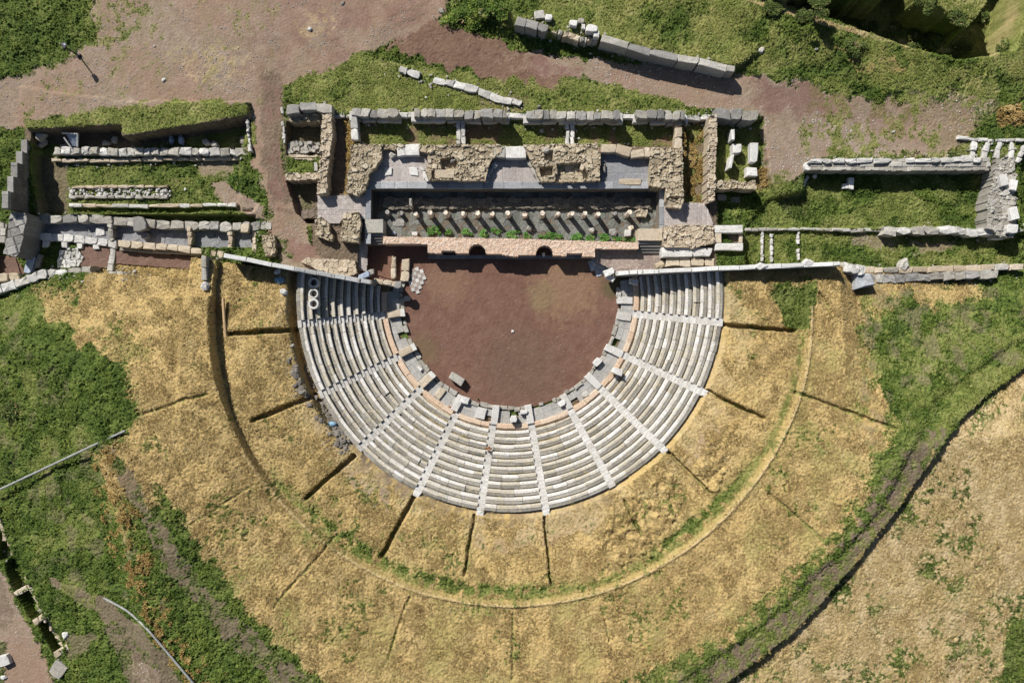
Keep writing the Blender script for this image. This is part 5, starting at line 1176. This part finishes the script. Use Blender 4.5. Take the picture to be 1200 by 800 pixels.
for (u, v, L, Wd, lab) in ((72, 172, .8, .7, 'pale stone behind the polygonal row, farthest left'), (122, 166, .9, .7, 'white stone behind the polygonal row below the bank corner'), (131, 163, .7, 1.0, 'taller white stone beside it below the bank corner'), (199, 163, .5, 1.3, 'bluish upright stone in the bank shadow, left of two'), (210, 163, .6, 1.2, 'bluish upright stone in the bank shadow, right of two'), (240, 166, 1.1, .9, 'white stone behind the right part of the polygonal row'), (249, 168, .9, .7, 'smaller white stone touching the polygonal row at right'), (284, 163, 1.1, 1.3, 'round pale boulder at the right end of the sunken room')):
    loose('fallen_block', lab, 'stone', u, v, L, Wd, .7, random.uniform(-.3, .3), 'lime' if 'bluish' not in lab else 'bluegrey', .35, kind='rock')
root = thing('metal_frame', 'bluish white folding frame leaning on the polygonal blocks, left', 'frame', (*W(84, 165, 1.2), .9))
for pts in ([(73, 156, 1.9), (91, 157, 1.9)], [(91, 157, 1.9), (91, 172, 1.1)], [(75, 161, 1.7), (87, 178, 1.0)]):
    mb = MB(); v, f = tube_geo([(*W(u, v, z), z) for u, v, z in pts], .11, 6); mb.add(v, f, .8); mb.build('frame_bar', M['fallen'], root)
p0 = [(*W(u, v, z), z) for u, v, z in ((78, 158, 1.82), (91, 158, 1.86), (91, 172, 1.1), (85, 171, 1.1))]
mb = MB(); mb.add(p0 + [(x, y, z - .06) for x, y, z in p0], [(0, 1, 2, 3), (7, 6, 5, 4), (0, 4, 5, 1), (1, 5, 6, 2), (2, 6, 7, 3), (3, 7, 4, 0)], .4); mb.build('panel', M['bluegrey'], root)
blockwall('kerb', 'white upright stones edging the dirt road at the sunken room', 'kerb', [(290, 140), (291, 158), (294, 178)], 1.9, .4, .3, (.4, .9), 'white', hj=.15)
root = thing('stone_strip', 'strip of two pale stone lines with rubble between in the sunken left room', 'pavement', (*W(138, 225, .2), .1))
blockwall('', '', '', [(84, 219), (196, 218.5)], .42, .0, .32, (.7, 1.6), 'tan2', hj=.04, jit=.06, parent=root, wj=.05)
blockwall('', '', '', [(80, 230.5), (196, 231)], .42, .0, .34, (.7, 1.6), 'lime', hj=.04, jit=.06, parent=root, wj=.05)
mb = MB()
for _ in range(170):
    u, v = random.uniform(80, 200), random.uniform(220, 230); p = W(u, v, .2); q_ = random.uniform(.07, .24); v_, f_ = rock_geo(p[0], p[1], .05, q_ * 1.3 + .1, q_, q_ * .8, random.random() * 3); mb.add(v_, f_)
mb.build('rubble_fill', M['white'], root)['kind'] = 'stuff'
blockwall('kerb', 'pale kerb line along the lower side of the sunken left room', 'kerb', [(80, 240), (160, 241), (277, 240)], .55, .1, .40, (1.0, 2.4), ('white', 'tan2'), hj=.03)
loose('fallen_block', 'tiny white stone in the grass of the sunken left room', 'stone', 216, 221, .35, .35, .25, 0, 'fallen', kind='rock')
# strip of cells south of it
blockwall('rough_wall', 'upper row of grey blocks above the paved cells at left', 'wall', [(44, 256), (100, 256), (180, 262), (250, 265), (318, 264)], 1.6, .2, .95, (.9, 1.8), ('grey', 'lime', 'lime'), hj=.14, jit=.1)
massthing('ashlar_pier', 'high grey ashlar pier of stacked blocks at the left edge', 'pier', [(14, 249), (28, 249), (32, 256), (22, 296), (18, 301), (4, 297), (8, 280), (9, 262)], 4.0, .2, M['grey'], pat=('slab', 1.1, .95, .3), relief=.10, groove=.08, ragged=.05)
massthing('ashlar_pier', 'lower pale course of blocks left of the high grey pier', 'wall', [(-14, 258), (8, 262), (6, 285), (-14, 282)], 2.4, .2, M['lime'], pat=('slab', 1.2, .8), relief=.1, ragged=.1)
floor_('cell_floor', [(40, 261), (172, 262), (265, 268), (300, 270), (300, 290), (262, 296), (137, 284), (40, 276)], .62, M['pavedark'], pat=('vor', .9), relief=.03)
loose('floor_slab', 'white slab lying on the grey cell floor at left', 'stone slab', 117, 271, 1.0, 1.0, .15, .1, 'fallen', .62)
for (u, v0, v1, zt, mt, lab) in ((129, 261, 282, 1.5, 'lime', 'narrow grey cross wall of the paved cells, farthest left'), (222, 266, 288, 1.6, 'tan2', 'brownish rubble cross wall in the middle of the paved cells'), (269, 270, 292, 1.5, 'tan2', 'pale stone cross wall of the paved cells, third from left'), (298, 270, 297, 1.6, 'tan2', 'tan cross wall of the paved cells at the right end')):
    blockwall('cross_wall', lab, 'wall', [(u, v0), (u, v1)], zt, .3, .5, (.5, 1.0), mt, hj=.15, jit=.08)
loose('fallen_block', 'big grey block fallen into the dark paved cell', 'stone block', 163, 262, 1.5, 1.6, 1.0, .1, 'grey', 1.1)
loose('fallen_block', 'small grey block at the foot of the big one in the dark cell', 'stone block', 169, 276, .8, .7, .7, 0, 'grey', .6)
loose('fallen_block', 'brown squared block on top of the upper row near the dirt road', 'stone block', 287, 267, .9, 1.1, .6, 0, 'tan2', 1.5)
massthing('rubble_wall', 'ruined tan masonry with a white top at the right end of the paved cells', 'wall', [(308, 276), (320, 275), (323, 292), (322, 300), (312, 300), (308, 290)], 2.4, .4, M['tan'], **T)
loose('fallen_block', 'dark block in the shadows at the right end of the paved cells', 'stone block', 305, 283, 1.0, .6, .7, 0, 'grey', .8)
blockwall('low_wall', 'row of pale slabs below the paved cells with short teeth', 'wall', [(46, 277), (90, 280), (136, 287)], 1.3, .2, .85, (.9, 1.7), 'white', hj=.05)
for (u, lab) in ((53, 'wide pale tooth slab near the high pier'), (75, 'left pale tooth slab below the slab row'), (93, 'middle pale tooth slab below the slab row'), (112, 'right white tooth slab below the slab row')):
    loose('tooth_slab', lab, 'stone slab', u, 284 + (u - 53) * .04, .7, 1.1, .3, 0, 'white', .9)
blockwall('low_wall', 'row of tan squared blocks between paved cells and red earth strip', 'wall', [(138, 285), (200, 290), (262, 298)], 1.9, .2, .75, (.8, 1.5), 'tan2', hj=.05)
blockwall('kerb', 'thin grey kerb along the red earth strip at left', 'kerb', [(140, 292), (200, 296), (236, 299)], 1.25, .2, .3, (1.6, 2.6), 'lime', hj=.02)
blockwall('cross_wall', 'white cross slab between the two red earth strips', 'wall', [(133, 288), (128, 318)], 1.1, .3, .65, (1.0, 1.6), 'white', hj=.05)
blockwall('cross_wall', 'narrow grey cross wall at the right end of the red earth strip', 'wall', [(239, 299), (239, 328)], 5.9, .3, .5, (.9, 1.4), 'lime', hj=.05)
massthing('stone_heap', 'patch of white broken stones left of the red earth strip', 'rubble', [(71, 291), (92, 290), (98, 300), (92, 313), (68, 314)], 1.05, .4, M['white'], pat=('vor', .5), relief=.14, groove=.1, ragged=.25)
floor_('excavated_floor', [(96, 288), (129, 290), (127, 313), (95, 312)], .93, M['redearth'], pat=('slab', 2.5, 1.2), rough=.03)
floor_('excavated_floor', [(136, 294), (237, 302), (237, 316), (136, 309)], .93, M['redearth'], pat=('slab', .8, .8, .5), rough=.03)
floor_('excavated_floor', [(-12, 303), (18, 303), (24, 322), (-12, 322)], .93, M['redearth'], pat=('slab', 2.5, 1.2), rough=.03)
loose('fallen_block', 'long pale block standing in the shadow right of the high pier', 'stone block', 34, 310, .9, 2.0, .6, R(-12), 'bluegrey', .8)
loose('fallen_block', 'pale block leaning against the shadow right of the high pier', 'stone block', 44, 306, .5, 1.6, .5, R(-12), 'lime', .8)
blockwall('rough_wall', 'curved wall of grey white blocks above the left dry slope', 'wall', [(-12, 342), (20, 332), (46, 322), (75, 319), (106, 317)], 2.9, .6, 1.0, (.9, 1.7), ('lime', 'white'), hj=.14, jit=.1)
blockwall('rough_wall', 'dark stub with white blocks at the left edge above the curved wall', 'wall', [(-10, 326), (22, 324)], 2.0, .6, 1.0, (.8, 1.2), ('tan', 'lime'), hj=.12)
blockwall('rough_wall', 'broken low line of white stones on the dry slope, left', 'wall', [(126, 320), (160, 325), (194, 330)], 2.2, 1.0, .6, (.6, 1.3), ('white', 'lime'), hj=.1, jit=.1, skip=.08)
loose('fallen_block', 'white split stones at the corner above the curved left trench', 'stone', 238, 334, .8, 1.2, .7, 0, 'fallen', kind='rock')
loose('plank', 'weathered wooden plank lying in the curved left trench', 'plank', 262, 372, .28, 4.4, .25, R(4), 'wood', gz(262, 372) + .25)

# tarps, bags and debris left of the seating
def bag(u, v, r, h, lab, cat='bag', name='blue_bag', mt='tarp'):
    z = gz(u, v); p = W(u, v, z + h); mb = MB(); n = 12; V = []; F = []
    for k, (a, zz) in enumerate(((.8, -.1), (1, .3), (.85, .7), (.45, .95))):
        for i in range(n):
            q = r * a * random.uniform(.8, 1.15); V.append((p[0] + q * 1.25 * math.cos(2 * math.pi * i / n), p[1] + q * .8 * math.sin(2 * math.pi * i / n), z + h * zz * random.uniform(.9, 1.1)))
    V.append((p[0], p[1], z + h * .9))
    for k in range(3):
        for i in range(n): F.append((k * n + i, k * n + (i + 1) % n, (k + 1) * n + (i + 1) % n, (k + 1) * n + i))
    for i in range(n): F.append((3 * n + i, 3 * n + (i + 1) % n, 4 * n))
    mb.add(V, F); return setp(mb.build(name, M[mt], None, None, True), lab, cat)
bag(389, 497, .42, .45, 'bright blue bag on the earth at the lower left seating edge')
bag(327, 328, .5, .4, 'pale blue tarp bundle in the shadow below the left side wall')
loose('fallen_block', 'white stone beside the pale blue tarp below the left side wall', 'stone', 324, 318, .8, .8, .7, 0, 'fallen', kind='rock')
loose('fallen_block', 'white stones in the shadow left of the top seating corner', 'stone', 331, 341, .9, .9, .6, 0, 'fallen', kind='rock')
loose('fallen_block', 'small grey white stone by the dark trench at the left seating edge', 'stone', 341, 405, .5, .5, .4, 0, 'lime', kind='rock')
loose('fallen_block', 'small pale stone by the left seating edge above the rubble', 'stone', 347, 425, .5, .4, .4, 0, 'lime', kind='rock')
rub = MB()
for _ in range(420):
    t = random.random(); u = 344 + 62 * t ** 1.0 + random.gauss(0, 5); v = 430 + 95 * t + random.gauss(0, 7) - 3
    z = gz(u, v); p = W(u, v, z); s = random.uniform(.1, .38); vv, ff = rock_geo(p[0], p[1], z - .03, s * .8, s, s * .8, random.random() * 3); rub.add(vv, ff)
setp(rub.build('rubble', M['brownwall']), 'loose dark rubble along the lower left seating edge', 'rubble', kind='stuff')

# ------------------------------------------------------------------ bottom left: wall niches, pipe, drain
def pipe(name, label, cat, pts, r, mat, dz=.1):
    out = []
    for i in range(len(pts) - 1):
        for k in range(24):
            t = k / 24; u = pts[i][0] * (1 - t) + pts[i + 1][0] * t; v = pts[i][1] * (1 - t) + pts[i + 1][1] * t
            z = gz(u, v) + dz; out.append((*W(u, v, z), z))
    u, v = pts[-1]; z = gz(u, v) + dz; out.append((*W(u, v, z), z))
    out = np.array(out)
    for ax_ in (0, 1, 2):
        for _ in range(4):
            e0, e1 = out[0, ax_], out[-1, ax_]
            out[:, ax_] = np.convolve(np.pad(out[:, ax_], 4, mode='edge'), np.ones(9) / 9, 'valid')
            if ax_ < 2: out[0, ax_], out[-1, ax_] = e0, e1
    out[:, 2] += .06
    mb = MB(); V, F = tube_geo(out, r, 8); mb.add(V, F, .6); return setp(mb.build(name, M[mat]), label, cat)
pipe('pipe', 'straight pale grey pipe across the green slope at left', 'pipe', [(-10, 578), (145, 505)], .12, 'pipe', .6)
pipe('hose', 'blue grey hose running down the path at the bottom left', 'hose', [(122, 700), (150, 715), (172, 735), (200, 768), (232, 806)], .11, 'pipe', .3)
for (a, b_, lab) in (((17, 697), (35, 687), 'upper buttress of the road wall, bottom left'), ((39, 729), (54, 720), 'middle buttress of the road wall, bottom left'), ((63, 768), (80, 757), 'lower buttress of the road wall, bottom left'), ((2, 657), (14, 648), 'topmost short buttress of the road wall at the left edge')):
    z = gz((a[0] + b_[0]) / 2, (a[1] + b_[1]) / 2)
    blockwall('buttress', 'pale ' + lab, 'buttress', [a, b_], z + .25, z - 1.6, .65, (.6, 1.0), 'tan2', hj=.06)
RCS = 0
pw = [(-6, 600), (3, 622), (17, 648), (27, 668), (36, 688), (48, 716), (62, 740), (76, 760)]
zz = [gz(u + 3, v) for u, v in pw]
blockwall('road_wall', 'long low retaining wall with dark recesses along the road, bottom left', 'wall', pw, 0, 2.0, .35, (.7, 1.3), 'tan2', hj=.05, zfun=lambda t: float(np.interp(t, np.linspace(0, 1, len(zz)), zz)) + .12)
loose('floor_slab', 'pale square slab at the lower end of the road wall', 'stone slab', 67, 785, 1.6, 1.7, .5, R(-35), 'lime')
loose('fallen_block', 'white block at the left edge beside the road', 'stone block', 4, 774, 1.1, 1.2, .6, R(20), 'fallen')
loose('fallen_block', 'white stone at the bottom left corner of the road', 'stone', 2, 795, .7, .6, .4, 0, 'fallen', kind='rock')
loose('fallen_block', 'pair of white stones in weeds right of the road wall', 'stone', 75, 745, 1.0, .8, .5, 0, 'fallen', kind='rock')
for (u, v, s, lab) in ((191, 93, .75, 'white stone alone on the bare dirt north of the sunken room'), (180, 54, .5, 'pale stone among gravel below the upper left weeds'), (401, 3, .7, 'dark grey stone at the top edge of the dirt'), (563, 13, 1.0, 'white boulder in the weeds at the top'), (517, 12, 1.0, 'pale flat rock beside the weeds at the top'), (499, 114, .5, 'white stone in the grass above the back wall'), (451, 87, .35, 'tiny white stone in the grass left of the slanting footing line'), (362, 33, .9, 'grey white stones in a heap on the upper dirt'), (1048, 154, .6, 'pale stone in the thistles upper right'), (998, 153, .4, 'small white stone on the dirt at right'), (958, 57, .7, 'pale rock under a dark bush upper right'), (893, 58, 1.2, 'beige boulder in the grass right of the long slab wall')):
    loose('field_stone', lab, 'stone', u, v, s * .75, s * .55, s * .35, random.random(), 'fallen' if 'white' in lab else 'lime', kind='rock')

# lamp post
root = thing('lamp_post', 'dark lamp post casting a long shadow at the upper left weeds', 'lamp', (*W(93, 66, gz(93, 66)), gz(93, 66)))
x, y, z = WL[root.name]
mb = MB(); v, f = tube_geo([(x, y, z - .2), (x, y, z + 2.5)], [.09, .06], 8); mb.add(v, f); mb.build('pole', M['darkmetal'], root)
mb = MB(); v, f = stone_geo(x - .12, y + .1, z + 2.45, z + 2.72, .75, .42, R(-60), .005, .05); mb.add(v, f); h = mb.build('lamp_head', M['darkmetal'], root)
mb = MB(); v, f = stone_geo(x + .05, y + .2, z + 2.5, z + 2.75, .3, .2, R(-60), .005, .03); mb.add(v, f); mb.build('lens', M['lens'], h)
mb = MB(); v, f = stone_geo(x, y, z - .1, z + .25, .4, .4, 0, .02); mb.add(v, f); mb.build('base', M['darkmetal'], root)

# bushes at the upper right and shrubs
def bush(u, v, rx, ry, hh, n, lab, mt='leafdark', z=None, cat='bush', group='bushes along the pit at the upper right', name='bush'):
    z = gz(u, v) if z is None else z; p = W(u, v, z + hh * .6)
    root = thing(name, lab, cat, (p[0], p[1], z), group)
    mb = MB()
    for _ in range(7):
        a = random.random() * 6.28; q = [(p[0], p[1], z - .1), (p[0] + rx * .35 * math.cos(a), p[1] + ry * .35 * math.sin(a), z + hh * .45), (p[0] + rx * .7 * math.cos(a), p[1] + ry * .7 * math.sin(a), z + hh * .8)]
        v_, f_ = tube_geo(q, [.05, .035, .015], 5); mb.add(v_, f_, .2)
    mb.build('branches', M['wood'], root)
    mb = MB(); lobes = [(random.gauss(0, .45), random.gauss(0, .45), random.uniform(.3, .9), random.uniform(.3, .6)) for _ in range(9)]
    for _ in range(n):
        lx, ly, lz, lr = random.choice(lobes)
        d = np.array([random.gauss(0, 1), random.gauss(0, 1), random.gauss(0, 1)]); d /= np.linalg.norm(d); d *= lr * random.random() ** .4
        c = np.array([p[0] + (lx + d[0]) * rx, p[1] + (ly + d[1]) * ry, max(z + .02, z + (lz + d[2] * .6) * hh * .8)])
        s = random.uniform(.05, .12); e1 = np.array([random.gauss(0, 1), random.gauss(0, 1), random.gauss(0, .5)]); e1 /= np.linalg.norm(e1)
        e2 = np.cross(e1, [random.gauss(0, .4), random.gauss(0, .4), 1]); e2 /= np.linalg.norm(e2)
        mb.add([c - e1 * s * 1.5, c + e2 * s * .7, c + e1 * s * 1.5, c - e2 * s * .7], [(0, 1, 2, 3)])
    mb.build('foliage', M[mt], root); return root
BL = [(1085, 4, 'bush at the left foot of the olive grass patch in the pit'), (1122, 24, 'bush at the lower edge of the olive grass patch in the pit'), (1150, 20, 'bush in the shadow right of the olive grass patch'), (960, 4, 'bush swallowed by the deep shadow at the top of the pit'), (905, 10, 'leftmost bush on the pit edge, by the thin path'), (945, 18, 'dark bush on the pit edge, second from the left'), (990, 24, 'bush on the pit edge below the left end of the deep shadow'), (1018, 32, 'broad bush in the middle of the pit edge'), (1045, 38, 'bush just right of the middle of the pit edge'), (1072, 46, 'bush below the olive grass patch on the pit edge'), (1100, 52, 'bush with brownish twigs near the right end of the pit edge'), (1128, 56, 'last bush at the right end of the pit edge')]
for k, (u, v, lab) in enumerate(BL): bush(u, v, random.uniform(1.1, 1.6), random.uniform(.8, 1.1), .7, 1900, lab)
bush(1000, 55, 1.3, .9, .9, 900, 'dark round bush alone in the upper right grass', group=None)
bush(1182, 58, 1.3, 1.5, 1.0, 900, 'brownish bush at the right edge by the pit path', group=None)
bush(1188, 135, 1.7, 1.0, .6, 700, 'orange dry bush above the ladder shaped footing', 'orangeweed', group=None)
bush(575, 6, 2.4, 1.6, .8, 1600, 'bright green shrub at the top edge left of the slab wall', 'leaf', group=None)
bush(545, 20, 1.6, 1.2, .7, 1000, 'green shrub below the white boulder at the top', 'leaf', group=None)
bush(278, 208, .9, 1.3, .6, 800, 'bright green shrub at the right end of the sunken left room', 'leaf', group=None)
bush(12, 478, 1.3, 1.6, 1.0, 1000, 'grey green thistle bush on the left green slope', 'leafdark', group=None)
for k, (u, v, rx, lab) in enumerate([(503, 272, .5, 'narrow plant at the left end of the pool plants'), (512, 270, .5, 'thin leafy plant second in the pool'), (526, 272, .45, 'slim plant third in the pool'), (546, 272, .8, 'leafy plant left of the left round niche'), (565, 274, .7, 'plant above the left round niche'), (583, 271, .8, 'bright plant right of the left round niche'), (601, 275, .9, 'wide bright plant in the middle of the pool'), (618, 277, .6, 'plant left of the right round niche'), (640, 276, 1.0, 'wide bright plant above the right round niche'), (655, 277, .7, 'plant right of the right round niche'), (677, 277, .8, 'plant fourth from the right end of the pool'), (691, 279, .8, 'plant below the oval drum in the pool'), (708, 278, .9, 'plant beside the dark capital in the pool'), (725, 281, 1.2, 'long plant under the dark capital and white block'), (744, 281, .7, 'last plant against the right stage platform')]):
    bush(u, v, rx * .8, .42, .45, 330, lab, 'plant', z=.05, cat='plant', group='green plants along the brick wall in the pool', name='pool_plant')
sc_ = MB()
for a, b_, wd in FEET:
    Ls = math.dist(a, b_); d = (b_ - a) / Ls
    for _ in range(int(Ls * 5)):
        t = random.random() * Ls; o_ = (wd / 2 + abs(random.gauss(0, .35))) * random.choice((-1, 1)); x, y = a[0] + d[0] * t - d[1] * o_, a[1] + d[1] * t + d[0] * o_
        i_, j_ = min(nx - 1, int(np.searchsorted(ax, x))), min(ny - 1, int(np.searchsorted(ay, y)))
        if EXC[i_, j_]: continue
        s_ = .05 + .16 * random.random() ** 2.5; v_, f_ = rock_geo(x, y, float(Z[i_, j_]) - .02, s_ * 1.2, s_, s_ * random.uniform(.6, 1), random.random() * 3); sc_.add(v_, f_)
setp(sc_.build('rubble_scatter', M['lime']), 'small broken stones scattered at the feet of the walls', 'rubble', kind='stuff')
gr_ = MB()
for _ in range(900):
    a_ = random.uniform(-.05, math.pi + .05); r_ = 12.3 * math.sqrt(random.random()); x, y = CX0 + r_ * math.cos(a_), CY0 - r_ * math.sin(a_) + random.uniform(0, 3); q_ = random.uniform(.015, .045)
    gr_.add([(x - q_, y - q_, .03), (x + q_, y - q_ * .6, .03), (x + q_ * .8, y + q_, .03), (x - q_ * .7, y + q_ * .8, .03), (x, y, .04 + q_)], [(0, 1, 4), (1, 2, 4), (2, 3, 4), (3, 0, 4)])
setp(gr_.build('fine_gravel', M['lime']), 'fine pale grit on the brown orchestra floor', 'gravel', kind='stuff')
jw = MB()
for _ in range(230):
    i = random.randrange(NROW); t = random.uniform(8, 172); r_ = R0 + PITCH * (i + .9); x0_, y0_ = AP(r_, t); zt_ = rowz(i) - .2
    for _ in range(random.randint(6, 22)):
        x, y = x0_ + random.gauss(0, .13), y0_ + random.gauss(0, .1); a_ = random.random() * 6.28; q_ = random.uniform(.04, .1); zz_ = zt_ + random.uniform(.05, .28)
        jw.add([(x, y, zz_), (x + q_ * math.cos(a_) * .6 - q_ * .3 * math.sin(a_), y + q_ * math.sin(a_) * .6 + q_ * .3 * math.cos(a_), zz_ + .03), (x + q_ * math.cos(a_) * 1.4, y + q_ * math.sin(a_) * 1.4, zz_), (x + q_ * math.cos(a_) * .6 + q_ * .3 * math.sin(a_), y + q_ * math.sin(a_) * .6 - q_ * .3 * math.cos(a_), zz_ + .03)], [(0, 1, 2, 3)], None, random.random() < .65)
setp(jw.build('joint_weeds', [M['leaf'], M['straw']]), 'small weeds and dry tufts in the joints of the stone seats', 'weeds', kind='stuff')
print('objects', len(bpy.data.objects))
